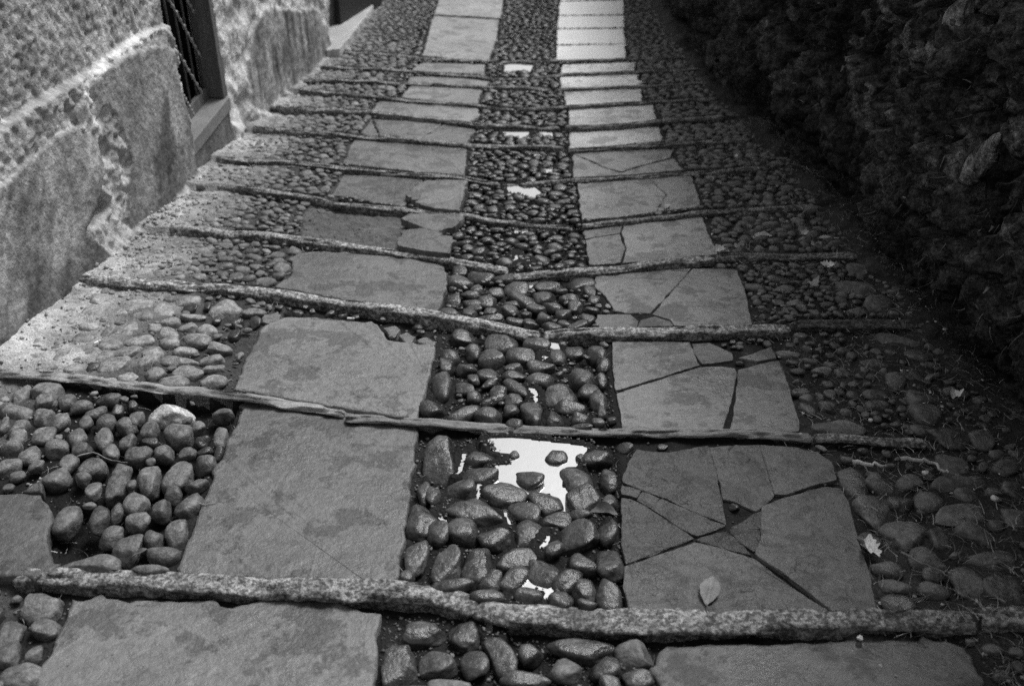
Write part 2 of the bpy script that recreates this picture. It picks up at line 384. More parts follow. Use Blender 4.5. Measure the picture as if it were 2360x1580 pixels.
make_slab(2, [(460,795),(700,810),(925,832),(850,880),(770,930),(640,918),(506,905)], 7, 'middle piece of the cracked slab, eighth up the left track', name='slab_fragment', tone=1.05, cat='slab fragment', group='broken slab pieces')
make_slab(2, [(932,832),(1150,865),(1105,935),(1088,962),(900,944),(778,930),(855,882)], 7, 'right piece of the cracked slab, eighth up the left track', name='slab_fragment', tone=1.0, cat='slab fragment', group='broken slab pieces')
make_slab(2, [(445,752),(480,700),(505,676),(800,694),(1165,716),(1175,770),(1130,800),(1090,822),(800,788)], 8, 'thick slab above a wide dark gap, ninth up the left track', tone=1.5)  # from here up, grazing sky sheen is put into the slab tone
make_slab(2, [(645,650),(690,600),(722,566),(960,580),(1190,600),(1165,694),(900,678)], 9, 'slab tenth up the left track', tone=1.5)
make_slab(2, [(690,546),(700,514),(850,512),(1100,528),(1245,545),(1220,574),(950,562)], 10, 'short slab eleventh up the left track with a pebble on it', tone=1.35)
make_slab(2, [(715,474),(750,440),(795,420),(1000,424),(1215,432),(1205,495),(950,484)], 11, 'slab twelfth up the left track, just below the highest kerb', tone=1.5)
make_slab(2, [(795,366),(830,240),(868,106),(1000,114),(1308,132),(1292,255),(1240,404),(1000,392)], 12, 'long sheen-painted slab just beyond the highest kerb in the left track', tone=1.9)
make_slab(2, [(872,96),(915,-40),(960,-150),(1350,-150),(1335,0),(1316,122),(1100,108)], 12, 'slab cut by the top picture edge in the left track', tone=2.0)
# right track
make_slab(9, [(290,1310),(330,1282),(700,1270),(1000,1272),(1250,1252),(1900,1248),(2010,1290),(2060,1340),(2120,1513),(2180,1760),(310,1760),(300,1520),(270,1440)], 0, 'large smooth slab at the bottom right edge of the picture', tone=.82)
FR = 'broken right slab above lowest kerb'
frag = [('top left piece with a pale flaked corner', [(92,362),(96,320),(118,262),(170,185),(250,200),(350,205),(562,168),(600,270),(622,390),(640,470),(664,598),(480,528),(310,448),(190,404)], .72),
 ('square chip at left end of narrow strip', [(84,392),(180,414),(162,450),(84,430)], .7),
 ('second chip of the narrow strip', [(198,424),(286,458),(240,508),(172,466)], .72),
 ('long tapering end of the narrow strip', [(304,462),(480,536),(656,610),(505,664),(380,600),(250,514)], .72),
 ('triangular left piece below the narrow strip', [(84,458),(125,464),(240,524),(380,614),(478,682),(300,748),(104,822),(86,690)], .66),
 ('large pitted bottom piece carrying a leaf', [(98,844),(330,768),(490,712),(660,748),(826,802),(960,905),(1100,1000),(1228,1085),(1000,1092),(600,1100),(132,1104),(94,960)], .92),
 ('thin dark sliver left of the small centre piece', [(505,690),(668,646),(740,710),(802,772),(640,732)], .55),
 ('small rounded centre piece at the crack junction', [(695,636),(780,632),(858,638),(862,690),(824,752),(750,700)], .58),
 ('small upper centre piece beside a mossy gap', [(700,622),(760,594),(830,545),(862,534),(858,626),(780,624)], .62),
 ('large right piece with a rounded relief mark', [(874,504),(1000,455),(1220,394),(1306,402),(1350,475),(1400,655),(1460,860),(1506,1083),(1268,1083),(1110,962),(970,862),(836,768),(866,690)], .95),
 ('upper middle piece with white lichen spots', [(574,172),(700,164),(858,160),(872,230),(900,300),(934,430),(890,485),(832,522),(722,474),(652,460),(628,325),(595,232)], .86),
 ('upper right piece with white lichen spots', [(864,160),(1040,172),(1180,202),(1256,254),(1284,352),(1130,386),(1000,432),(944,428),(908,295)], .98)]
for lb, q, t in frag:
    make_slab(9, q, 1, f"{lb}, {FR}"[:110], name='slab_fragment', mat='slab_rough', tone=(.8+(t-.8)*1.7)*.92, bev=.0015, shrink=-.0036, rough=.0014, e_chip=0, tilt=(random.uniform(-.006,.006), random.uniform(-.006,.006)), cat='slab fragment', group='broken slab pieces', off=.004 if 'right piece' in lb else 0)
FR2 = 'broken slab below the third kerb'
for lb, q, t in [('top left piece', [(250,634),(400,634),(636,638),(660,700),(686,752),(480,815),(266,880),(252,760)], 1.0),
 ('large lower middle piece', [(272,898),(480,832),(690,768),(780,764),(868,772),(876,800),(850,930),(798,1083),(302,1083),(290,980)], 1.02),
 ('right-hand piece', [(890,778),(1000,750),(1090,732),(1108,765),(1142,865),(1196,1055),(1192,1088),(850,1084),(868,1010),(880,900)], 1.0),
 ('small dark upper piece', [(656,646),(740,642),(850,692),(856,726),(770,738),(704,746),(672,695)], .7),
 ('small shell-shaped upper right piece', [(894,716),(980,690),(1055,662),(1076,716),(980,730)], .9)]:
    make_slab(6, q, 2, f"{lb} of the {FR2}", name='slab_fragment', tone=t*1.35, bev=.0015, shrink=-.0030, rough=.0014, e_chip=0, tilt=(random.uniform(-.006,.006), random.uniform(-.006,.006)), cat='slab fragment', group='broken slab pieces')
FR3 = 'cracked right slab above third kerb'
for lb, q, t in [('large upper left piece', [(165,302),(260,285),(400,277),(642,264),(556,360),(436,486),(330,486),(262,476),(214,400),(158,358)], 1.05),
 ('large right piece', [(658,264),(770,266),(878,272),(918,380),(956,548),(564,548),(544,518),(454,492),(562,368)], 1.1),
 ('dark lower left piece', [(172,498),(336,496),(374,530),(366,560),(186,563),(162,530)], .72),
 ('small dark lower middle piece', [(394,526),(460,508),(536,530),(552,550),(378,558)], .65)]:
    make_slab(6, q, 3, f"{lb} of the {FR3}", name='slab_fragment', tone=t*1.35, bev=.0015, shrink=-.0030, rough=.0014, e_chip=0, tilt=(random.uniform(-.006,.006), random.uniform(-.006,.006)), cat='slab fragment', group='broken slab pieces')
for lb, q, t in [('gloss-painted pale main piece of the right slab above the fourth kerb', [(314,30),(500,14),(700,3),(742,108),(776,186),(540,210),(300,232),(322,160),(298,82)], 1.3),  # tone raised to paint the sky's gloss on this piece
 ('dark top left piece of the right slab above the fourth kerb', [(106,62),(190,32),(300,14),(280,78),(200,92),(108,108)], .8),
 ('scored lower left piece of the right slab above the fourth kerb', [(112,120),(200,100),(280,88),(308,160),(286,230),(132,240)], .85)]:
    make_slab(6, q, 4, lb, name='slab_fragment', tone=t*1.5, bev=.0018, shrink=-.0035, e_chip=0, cat='slab fragment', group='broken slab pieces')
for lb, q, t in [('wide left piece of the cracked slab in the sixth right-track tread', [(-165,1030),(0,1016),(230,1006),(325,1090),(272,1186),(60,1218),(-140,1232)], 1.2),
 ('right corner piece of the cracked slab in the sixth right-track tread', [(240,1004),(465,990),(500,1080),(518,1158),(284,1184),(336,1092)], 1.1)]:
    make_slab(3, q, 5, lb, name='slab_fragment', tone=t*1.5, bev=.0018, shrink=-.0035, e_chip=0, cat='slab fragment', group='broken slab pieces')
for lb, q, t in [('upper piece of the split slab in the seventh right-track tread', [(-190,860),(0,850),(372,838),(350,885),(180,930),(80,962),(0,944)], 1.25),
 ('lower piece of the split slab in the seventh right-track tread', [(-190,870),(-10,950),(80,972),(200,934),(368,892),(420,952),(150,978),(-190,995)], 1.2)]:
    make_slab(3, q, 6, lb, name='slab_fragment', tone=t*1.5, bev=.0018, shrink=-.0035, e_chip=0, cat='slab fragment', group='broken slab pieces')
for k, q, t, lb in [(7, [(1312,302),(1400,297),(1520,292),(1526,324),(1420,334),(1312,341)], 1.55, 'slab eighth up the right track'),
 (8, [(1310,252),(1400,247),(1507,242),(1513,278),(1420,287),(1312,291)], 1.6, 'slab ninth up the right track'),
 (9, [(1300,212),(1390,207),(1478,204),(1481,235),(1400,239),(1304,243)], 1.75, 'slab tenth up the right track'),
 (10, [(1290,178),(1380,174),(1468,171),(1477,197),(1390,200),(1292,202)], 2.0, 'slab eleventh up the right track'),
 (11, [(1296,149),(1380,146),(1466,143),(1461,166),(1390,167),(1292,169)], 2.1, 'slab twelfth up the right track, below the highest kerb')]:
    make_slab(0, q, k, lb, tone=t*2.6)  # far tones raised to paint the grazing sky sheen
for q, lb in [([(1692,306),(1900,302),(2152,297),(2156,392),(1900,396),(1692,400)], 'nearest of the bright slabs beyond the highest kerb'),
 ([(1696,197),(1900,195),(2142,192),(2152,290),(1900,294),(1692,298)], 'second bright slab beyond the highest kerb'),
 ([(1704,108),(1900,106),(2142,103),(2146,182),(1900,186),(1698,189)], 'third bright slab beyond the highest kerb'),
 ([(1714,12),(1900,8),(2140,4),(2142,96),(1900,99),(1706,102)], 'fourth bright slab beyond the highest kerb'),
 ([(1722,-150),(1900,-150),(2138,-150),(2140,-4),(1900,0),(1716,4)], 'bright slab in the right track cut by the top picture edge')]:
    make_slab(2, q, 12, lb, mat='slab_pale', tone=1.0)  # bright colour holds painted sky sheen besides the lighter stone

# ------------------------------------------------------------------ puddles (outlines)
def strand(pts, w):
    L_ = []; R_ = []
    for i, (x, y) in enumerate(pts):
        a = pts[max(i-1, 0)]; b = pts[min(i+1, len(pts)-1)]; dx, dy = b[0]-a[0], b[1]-a[1]; l = hypot(dx, dy)
        ww = w*.5*(.45 if i in (0, len(pts)-1) else (1.25 if i % 2 else .8)); L_.append((x-dy/l*ww, y+dx/l*ww)); R_.append((x+dy/l*ww, y-dx/l*ww))
    return L_+R_[::-1]
PUD = [ # zoom, tread, polygon, label
 (8,1,[(612,30),(760,24),(1130,68),(1225,84),(1200,130),(1150,200),(1090,200),(1062,330),(1135,350),(1098,400),(1114,495),(1085,505),(1000,362),(884,380),(958,490),(940,525),(840,432),(722,425),(785,530),(750,572),(690,440),(585,432),(600,400),(820,375),(585,318),(590,296),(665,290),(640,200),(752,190),(752,120),(640,104)],'large bright puddle around cobbles just below the second kerb'),
 (8,1,strand([(466,96),(457,135),(452,175),(438,212),(416,250)], 19),'thin water trickle beside the big round cobble left of the large puddle'),
 (8,1,strand([(543,288),(555,318),(546,350),(550,378),(536,408)], 20),'short trickle between cobbles left of the large puddle'),
 (8,1,strand([(312,478),(304,508),(318,530),(340,545),(356,576)], 18),'tiny curl of water by a small dark cobble near the left slab'),
 (8,1,strand([(988,620),(982,652),(968,680),(946,692),(936,720)], 19),'small trickle in the middle of the wet cobbles'),
 (8,1,[(846,865),(885,930),(1000,960),(1046,885),(1026,962),(994,1014),(955,1036),(965,975),(870,960),(785,1024),(752,1024),(826,950)],'forked puddle round a cobble above the lowest kerb'),
 (8,0,strand([(560,1108),(578,1140),(602,1172),(612,1212),(638,1250)], 30),'narrow glint of water below the gap in the lowest kerb'),
 (5,2,[(1930,838),(1990,845),(2010,912),(1955,910)],'small bright puddle below the joint of the third kerb'),
 (5,2,[(1885,926),(1925,936),(1895,962)],'speck of water just under the small puddle below the third kerb'),
 (5,2,strand([(1796,1146),(1826,1162),(1844,1185),(1840,1212),(1848,1242)], 24),'sliver of water beside a rounded cobble above the second kerb'),
 (5,3,[(1765,430),(1860,430),(1800,482)],'small triangular puddle below the fourth kerb'),
 (5,4,[(1710,236),(1732,290),(1685,326),(1694,290)],'curved trickle above the fourth kerb'),
 (5,4,[(1745,302),(1806,280),(1795,310)],'little arc of water right of the curved trickle above the fourth kerb'),
 (5,4,[(1795,316),(1846,328),(1834,350)],'speck of water touching the fourth kerb'),
 (5,4,[(1682,60),(1725,68),(1740,92),(1796,66),(1784,110),(1704,108)],'small puddle between stones just below the fifth kerb, left one'),
 (5,4,[(1870,86),(1996,64),(1905,106)],'thin puddle just below the fifth kerb, right one'),
 (2,5,[(1360,1252),(1420,1240),(1480,1262),(1545,1254),(1588,1290),(1532,1336),(1490,1306),(1440,1305),(1372,1284)],'bright puddle in the centre below the sixth kerb'),
 (2,6,[(1490,1010),(1565,1014),(1600,1052),(1530,1046)],'small curved puddle below the seventh kerb'),
 (2,6,[(1606,1130),(1666,1130),(1656,1170),(1614,1160)],'tiny puddle just above the sixth kerb'),
 (2,7,[(1330,884),(1510,884),(1495,922),(1450,930),(1425,914),(1350,908)],'wide bright puddle below the eighth kerb'),
 (2,7,[(1582,884),(1658,884),(1668,914),(1592,914)],'small oval puddle right of the wide one below the eighth kerb'),
 (2,11,[(1345,436),(1400,430),(1535,440),(1515,484),(1440,470),(1365,486),(1340,512)],'farthest bright puddle just below the highest kerb'),
]
PW = []
for zf, k, q, lb in PUD:
    W = np.array([hit(*zp(zf, x, y), k, (-.002 if 'forked' in lb or 'glint' in lb or 'sliver' in lb or 'trickle' in lb else -.010) if k < 2 else .002) for x, y in q])
    cx, cy = W[:, 0].mean(), W[:, 1].mean()
    lev = float(np.median(W[:, 2]))
    P = []                                                        # outline re-laid on the level water
    for x, y in q:
        d = ray(*zp(zf, x, y)); t = (lev-CAMZ)/d[2]; p = CAM+t*d; P.append((p[0], p[1]))
    PW.append((P, lev, k))
    Q = offset_poly(P, -.010 if len(P) > 12 else -.001)
    # water sheet a little wider than the pool: the earth round it rises through the sheet
    lo = np.min(P, 0)-.02; hi = np.max(P, 0)+.02
    V = []; Fc = []; n = len(Q)
    R = [np.array(p) for p in Q]
    R2 = []
    for i in range(n):                                            # irregular water's edge
        for t in np.linspace(0, 1, 5)[:-1]:
            q_ = R[i]*(1-t)+R[(i+1) % n]*t; R2.append(q_+rng.normal(size=2)*.0022)
    R = R2; n = len(R)
    V = [(p[0], p[1], lev) for p in R]
    a = sum(R[i][0]*R[(i+1) % n][1]-R[(i+1) % n][0]*R[i][1] for i in range(n))
    Fc = [list(range(n)) if a > 0 else list(range(n))[::-1]]
    o = mesh_obj('puddle', V, Fc, M['water'], 1.0, smooth=False)
    tag(o, lb, 'puddle', 'puddles in the centre channel')

# ------------------------------------------------------------------ cobbles traced from the photograph: cx, cy, rx, ry, (angle), (tone)
TR = []
def tr(zf, k, strip, lst, wet=True):
    for e in lst:
        e = tuple(e)+(0,)*(5-len(e)) if len(e) < 5 else tuple(e)
        tone = e[5] if len(e) > 5 else 0
        TR.append((zf, k, strip, e[0], e[1], e[2], e[3], e[4], tone, wet))
tr(8,1,'centre',[(315,160,120,130,0,.95),(545,260,125,45),(435,315,100,65),(205,350,52,70),(266,370,48,75),(700,370,125,65),(850,275,95,48,12,1.1),(1035,145,70,45,10),(1140,265,100,85,-20,1.1),(1370,280,55,90),(970,410,95,72,30),(1185,395,90,75,-20),(540,475,195,72,14,1.1),(850,470,110,58,28),(1360,420,55,40),(1185,500,75,33),(190,540,80,110,0,.9),(290,600,72,70),(445,600,90,68,0,1.25),(665,635,110,72,-15),(870,600,92,75,10),(1035,535,95,55),(1150,640,118,75,-14),(1360,590,62,80),(160,760,75,105,0,1.1),(345,805,95,110),(540,820,85,105,10),(795,760,132,75,-8,1.1),(1010,720,50,62,20),(1200,790,85,60),(1372,800,76,100),(945,865,90,98,0,1.1),(625,910,70,55,-30),(755,910,105,56,-35),(1096,905,60,75,25),(1205,965,75,78),(1368,1010,78,98),(850,1005,75,48),(380,935,120,35),(600,1010,95,40),(1065,1035,80,50),(1222,1060,60,30),(770,130,30,24),(1290,140,110,45),(110,890,50,30),(1182,150,30,24),(560,140,90,55,0,.8)])
tr(8,0,'centre',[(200,1230,140,72),(455,1235,90,84),(680,1380,80,115,-20),(872,1362,80,75),(1200,1330,190,66,5),(1530,1370,110,74,0,2.0),(1095,1470,95,68,25,2.0),(60,1440,95,120),(287,1420,108,68,0,1.5),(520,1430,78,75),(1330,1460,85,62,-20),(850,1530,160,50),(1540,1520,100,60,0,1.4),(362,1562,130,40,0,2.0),(1372,1555,60,40,0,1.4),(150,1640,110,70),(600,1650,120,70),(980,1650,110,70),(1300,1660,110,70)])
tr(7,1,'left',[(740,100,75,35),(585,88,55,34),(880,92,55,40),(1015,98,45,33),(1110,92,35,22,-30),(1180,98,25,28),(150,108,55,33),(45,165,55,40),(365,152,48,38),(500,172,80,38,0,1.1),(650,187,50,36),(300,225,65,36),(440,230,48,28),(200,168,40,25),(620,285,60,58),(795,245,72,88,-8,1.15),(960,205,85,66,10),(1105,160,55,33),(1060,270,62,24,-30),(505,302,42,55),(710,272,24,48),(930,316,48,36),(625,418,40,70),(730,365,70,50,0,1.2),(860,398,58,62),(1010,368,85,46,-32),(740,462,66,38,8,1.3),(350,460,68,62,0,.9),(590,542,75,42,-20),(690,605,82,68),(825,557,58,42),(950,510,72,64,0,1.25),(870,642,90,40),(480,700,168,58,0,1.1),(800,728,100,22),(525,455,58,58,0,.5),(-40,60,60,50),(60,60,50,28)],False)
tr(7,0,'left',[(225,920,105,62,0,1.2),(255,1042,85,46),(180,1182,48,42),(50,1080,60,70),(100,1320,110,80,0,1.3),(40,1195,60,58),(-40,960,60,60),(190,1460,90,60),(30,1480,90,70),(-40,1380,60,60)],False)
tr(4,1,'left',[(130,1182,55,48),(310,1150,110,42,0,.9),(300,1225,85,33,-10),(440,1222,50,38),(545,1256,70,28,-25),(720,1200,80,33,0,.7),(885,1250,38,24),(785,1282,40,30),(640,1302,70,23,-25),(290,1322,75,40),(100,1282,95,38,15),(410,1352,52,50,0,1.2),(570,1370,48,33),(700,1362,75,43),(842,1382,65,36,25),(910,1342,48,38),(1120,1290,158,50,5,4.6),(1490,1312,70,33),(1320,1400,50,30,0,1.5),(1000,1422,48,52),(1185,1442,95,54,0,1.1),(1355,1492,50,28),(1480,1472,52,55),(30,1382,40,48),(115,1400,58,43),(285,1442,80,48),(110,1472,70,43),(520,1462,78,46),(695,1482,56,48),(852,1492,58,38),(1000,1502,58,23),(370,1532,85,40),(540,1542,72,40)],False)
tr(4,2,'left',[(690,562,85,38),(930,580,90,43,0,1.1),(1095,616,85,43,0,1.1),(1245,557,90,23),(1265,606,58,18),(1385,592,24,33),(1495,606,62,52,35),(1300,666,85,17),(1690,632,80,20,0,.7),(615,622,90,33),(790,636,70,28),(950,660,95,27),(1130,692,75,28),(1450,680,28,30),(1590,682,48,27),(1710,696,38,28),(600,720,75,20),(720,756,48,36),(875,746,70,54),(1030,736,55,30),(1255,731,58,28),(1135,766,75,38,0,1.15),(1390,746,62,33),(1565,780,40,27),(570,802,80,43),(740,842,80,43),(930,822,95,32,-10),(1140,826,75,28),(1320,806,85,32,15),(1470,866,90,33),(860,892,55,43,20),(1015,892,80,42),(580,887,95,38),(1250,892,85,24),(400,922,70,48),(690,922,85,32,-12),(770,972,100,48),(972,962,54,42,25),(1205,957,130,28,0,.85),(1430,945,90,32),(1600,932,28,55),(500,1002,70,26),(610,1002,50,28),(1030,1042,75,38,-15),(1260,1036,95,32),(1430,1012,85,18),(840,1072,85,30),(1160,1097,110,36),(1430,1096,90,32)],False)
tr(5,2,'centre',[(1345,800,95,42),(1610,836,105,58),(1840,852,95,42,8),(1745,930,130,46,5),(1430,902,60,43),(1255,930,68,48),(1530,942,58,48,30),(1385,1012,75,36),(1520,1052,75,42),(1700,1002,65,32),(1880,996,90,38),(1220,1120,75,95,0,.95),(1245,992,58,42,0,.6),(1430,1080,43,36),(1690,1056,75,30),(1380,1142,80,38),(1870,1082,85,42),(2110,892,90,46),(2150,1062,90,58,0,1.1),(2260,912,64,38),(2290,980,48,38),(1710,1142,95,34,28),(1540,1112,70,18,-15),(1590,1166,58,38),(1430,1196,48,33),(2000,1182,115,68,-10),(2190,1156,65,42,-20),(1820,1302,84,78),(1360,1302,110,33,-20),(1560,1226,80,22,-15),(1690,1221,58,38),(1150,1266,78,56,15),(1530,1316,105,46),(2080,1266,105,42,-6),(1670,1290,58,33),(1970,1346,74,58),(2140,1342,58,43),(2265,1222,58,68),(1700,1382,58,33),(2260,1372,43,23),(2150,1412,70,18),(1990,930,48,43),(2285,1100,38,40),(2290,1302,33,48)])
tr(5,3,'centre',[(1330,356,54,26),(1470,396,78,34,15),(1340,430,80,38),(1650,406,92,22,5),(1730,466,88,38),(1930,461,98,28,-8),(2140,441,98,46),(1450,476,48,28),(1570,506,54,26),(1410,516,68,22),(1290,546,48,70),(1900,526,74,36,-10),(2070,546,74,22),(2200,496,44,33),(1750,551,98,34,15),(1530,571,64,32),(1410,576,64,22),(1690,576,58,27),(2240,556,48,30),(1670,621,68,32,8,1.2),(1850,606,74,27,8,1.2),(1540,631,64,20),(1435,606,48,22),(1400,641,54,36),(1540,676,88,20),(1260,641,58,28,20),(1710,691,58,26),(1890,671,58,32,-5,1.15),(2030,641,58,28,-20),(2110,601,48,32),(1950,731,64,26),(2040,706,44,22),(2125,726,68,25,-12),(2190,681,48,38),(1810,711,54,26),(2220,621,44,20),(1960,591,54,28,20),(1780,651,38,18)])
tr(9,1,'right',[(1375,350,68,78),(1530,380,70,32,30),(1500,320,48,23,15),(1700,352,80,48,15),(1500,516,105,92),(1650,470,50,36,-30),(1815,460,90,52),(1945,270,105,48,5),(1995,360,165,30,0,1.15),(2020,430,64,32),(2245,275,68,48,20),(2000,541,150,44,-14,1.5),(1665,651,100,72,-35,1.35),(1860,672,58,54),(2070,641,105,58),(1800,782,110,58),(2150,790,150,66),(1580,846,85,46),(1620,946,85,38),(1840,976,95,42,12),(2020,921,98,74),(2240,961,110,88,0,.6),(1650,1046,95,42),(2280,402,68,48),(2290,561,58,48),(1480,690,58,43,30),(1840,882,58,28)],False)
tr(6,2,'right',[(1400,1061,138,28,5),(1830,902,90,50,20),(1850,976,80,44,35),(1835,1076,64,22),(1970,1111,122,42,-5),(2130,1121,58,38),(1780,781,68,36,15),(1700,821,58,32),(1800,691,68,36),(1680,611,110,42,-8,1.2),(1580,746,78,20),(1420,790,40,24),(1320,780,50,18,0,1.5),(1150,695,70,20,0,1.4),(1200,885,45,18,0,1.5),(1240,970,55,22,30),(1590,900,80,25,-8),(1600,955,70,20),(1350,965,50,25)],False)
tr(6,3,'right',[(1500,350,110,44,5,1.2),(1610,440,80,42,15),(1500,262,55,26),(1110,315,70,15),(1090,435,35,10,0,1.6),(1180,432,45,14,0,1.5),(975,350,50,18,0,1.2),(1120,360,60,15),(1490,470,50,20)],False)

tgrid_x, tgrid_y, RES = -2.0, 1.0, .006
OCC = np.zeros((int(4.2/RES), int(14/RES)), np.uint8)
def mark_poly(P, val, dil=0):
    P = np.asarray(P); lo = ((P.min(0)-dil-[tgrid_x, tgrid_y])/RES).astype(int)-1; hi = ((P.max(0)+dil-[tgrid_x, tgrid_y])/RES).astype(int)+2
    lo = np.maximum(lo, 0); hi = np.minimum(hi, OCC.shape)
    if (hi <= lo).any(): return
    X, Y = np.meshgrid(tgrid_x+np.arange(lo[0], hi[0])*RES, tgrid_y+np.arange(lo[1], hi[1])*RES, indexing='ij')
    m = pip(X, Y, [tuple(p) for p in P])
    if dil: m |= polydist(X, Y, [tuple(p) for p in P]) < dil
    OCC[lo[0]:hi[0], lo[1]:hi[1]][m] = val
def ell_poly(x, y, a, b, th, n=14):
    return [(x+a*cos(q)*cos(th)-b*sin(q)*sin(th), y+a*cos(q)*sin(th)+b*sin(q)*cos(th)) for q in np.linspace(0, 2*pi, n, endpoint=False)]

# unit stones
import bmesh
def ico(n):
    bm = bmesh.new(); bmesh.ops.create_icosphere(bm, subdivisions=n, radius=1); bm.verts.ensure_lookup_table()
    V = np.array([v.co[:] for v in bm.verts]); Fc = np.array([[v.index for v in f.verts] for f in bm.faces]); bm.free(); return V, Fc
ICO = {n: ico(n) for n in (1, 2, 3, 4)}
def stone_shape(n, r, rough=1.0):
    V, Fc = ICO[n]; V = V.copy()
    p = r.uniform(.66, 1.0); V = np.sign(V)*np.abs(V)**p
    for _ in range(r.integers(5, 12)):
        nn = r.normal(size=3); nn /= np.linalg.norm(nn); d = r.uniform(.55, .92)
        q = V@nn; V = V-np.outer(np.maximum(0, q-d)*r.uniform(.5, .9), nn)
    D = np.zeros(len(V))
    for f, a in ((1.6, .07), (3.2, .035), (6.5, .016), (12, .008)):
        for _ in range(2):
            w = r.normal(size=3)*f; D += a*rough*np.sin(V@w+r.uniform(0, 6.28))
    V = V*(1+D)[:, None]
    zt_ = r.uniform(.55, .8); V[:, 2] = np.where(V[:, 2] > zt_, zt_+(V[:, 2]-zt_)*.35, V[:, 2])   # worn tops
    return V, Fc
def place_stone(V, x, y, z, a, b, c, th, r, tilt=.12):
    V = V*np.array([a, b, c])
    ax, ay = r.normal()*tilt, r.normal()*tilt
    V = np.stack([V[:, 0]+ay*V[:, 2], V[:, 1]+ax*V[:, 2], V[:, 2]-ay*V[:, 0]-ax*V[:, 1]], 1)
    ct, st = cos(th), sin(th)
    return np.stack([x+V[:, 0]*ct-V[:, 1]*st, y+V[:, 0]*st+V[:, 1]*ct, z+V[:, 2]], 1)

for P in SLABP: mark_poly(P, 1, .004)
for P in KPOLY: mark_poly(P, 2, .004)
for P, lev, k in PW: mark_poly(offset_poly(P, .014 if k > 3 else .004), 5)
stones = []
for (zf, k, strip, cx, cy, rx, ry, ang, tone, wet) in TR:
    px, py = zp(zf, cx, cy); sc = Z[zf][2]
    p = hit(px, py, k, .004)
    dist = np.linalg.norm(p-CAM); d = (p-CAM)/dist
    sa = -(d[2]-S*d[1])/sqrt(1+S*S)                                 # sine of the grazing angle
    th = radians(ang)
    mj = hit(px+rx*sc*cos(th), py+rx*sc*sin(th), k, .004)-p
    a = hypot(mj[0], mj[1]); ang_w = math.atan2(mj[1], mj[0])
    b = ry*sc*dist/FPX/sa if abs(ang) < 45 else ry*sc*dist/FPX
    b *= .86; b = min(max(b, .42*a), 1.9*a)
    stones.append(dict(k=k, strip=strip, p=p, a=a*(1.05 if strip == 'left' and k < 2 else 1.10), b=b*(1.06 if strip == 'left' and k < 2 else 1.12), th=ang_w, tone=tone, wet=wet, px=px, py=py, area=rx*ry*sc*sc))
inframe = [s for s in stones if -5 < s['px'] < 2365 and s['py'] < 1582]
inframe.sort(key=lambda s: -s['area'])
indiv = inframe[:296]; rest = [s for s in stones if not any(s is q for q in indiv)]
for s in stones: mark_poly(ell_poly(s['p'][0], s['p'][1], s['a'], s['b'], s['th']), 3)
NBUR = lambda x: float(sstep(-1.15, -1.7, x))                       # cobbles are buried in dust towards the left wall
def sink(s):
    x, y, z = s['p']; m = min(s['a'], s['b'])
    c = .80*m if s['strip'] != 'right' else .62*m
    c = min(c, .042)
    if s['strip'] == 'left' and s['k'] < 2: c = min(1.05*m, .055)
    if s['strip'] == 'left' and s['k'] == 2: c = min(c, .030)
    top = .014 if s['strip'] != 'right' else .008
    if s['strip'] == 'left' and s['k'] >= 2: top = .011-.005*NBUR(x)
    return z-.004+top-c*.93, c
lab_used = {}
def rows(ss):
    """order the stones of a zone in rows from the near kerb up"""
    ss = sorted(ss, key=lambda s: -s['py']); out = []; cur = []
    for s in ss:
        if cur and abs(np.mean([q['py'] for q in cur])-s['py']) > max(16, .55*np.mean([sqrt(q['area']) for q in cur])): out.append(cur); cur = []
        cur.append(s)
    if cur: out.append(cur)
    return out
zones = {}
for s in indiv: zones.setdefault((s['k'], s['strip']), []).append(s)
ZW = {0: 'below lowest kerb', 1: 'below second kerb', 2: 'below third kerb', 3: 'below fourth kerb'}
SW = {'centre': 'wet centre strip', 'left': 'left strip', 'right': 'mossy right strip'}
for (k, strip), ss in zones.items():
    for ri, row in enumerate(rows(ss)):
        row.sort(key=lambda s: s['px'])
        for ci, s in enumerate(row):
            r = np.random.default_rng(int(s['px']*31+s['py']*17))
            tone = s['tone'] or r.uniform(.75, 1.15)
            shape = 'long' if max(s['a'], s['b'])/min(s['a'], s['b']) > 1.9 else ('oval' if max(s['a'], s['b'])/min(s['a'], s['b']) > 1.35 else 'rounded')
            size = 'large' if s['a']*s['b'] > .0018 else ('small' if s['a']*s['b'] < .0007 else 'mid-sized')
            tn = 'white' if tone > 2.3 else 'pale' if tone > 1.3 else 'grey' if (not s['wet'] and strip == 'left') else 'dark'
            rowname = 'nearest row' if ri == 0 else f'{NTH[ri]} row up' if ri < 16 else f'row {ri+1} up'
            pos = f'{NTH[ci]} from left'
            s['label'] = f"{size} {tn} {shape} cobble, {pos}, {rowname}, {SW[strip]} {ZW[k]}"
            V, Fc = stone_shape(4 if s['area'] > 900 else 3, r)
            z, c = sink(s)
            W = place_stone(V, s['p'][0], s['p'][1], z+.12*c, s['a'], s['b'], c, s['th'], r)
            mt = M['cobble'] if (s['wet'] or strip == 'right') else M['drycobble']
            tt = tone*(.9 if s['wet'] else 1.0)
            if strip == 'left': tt *= .8+.4*NBUR(s['p'][0])+(.35 if k >= 2 else -.22)
            if strip == 'right': tt *= 1.6
            o = mesh_obj('cobblestone', W, Fc, mt, tt)
            tag(o, s['label'], 'cobblestone', f"cobbles of the {SW[strip]}")

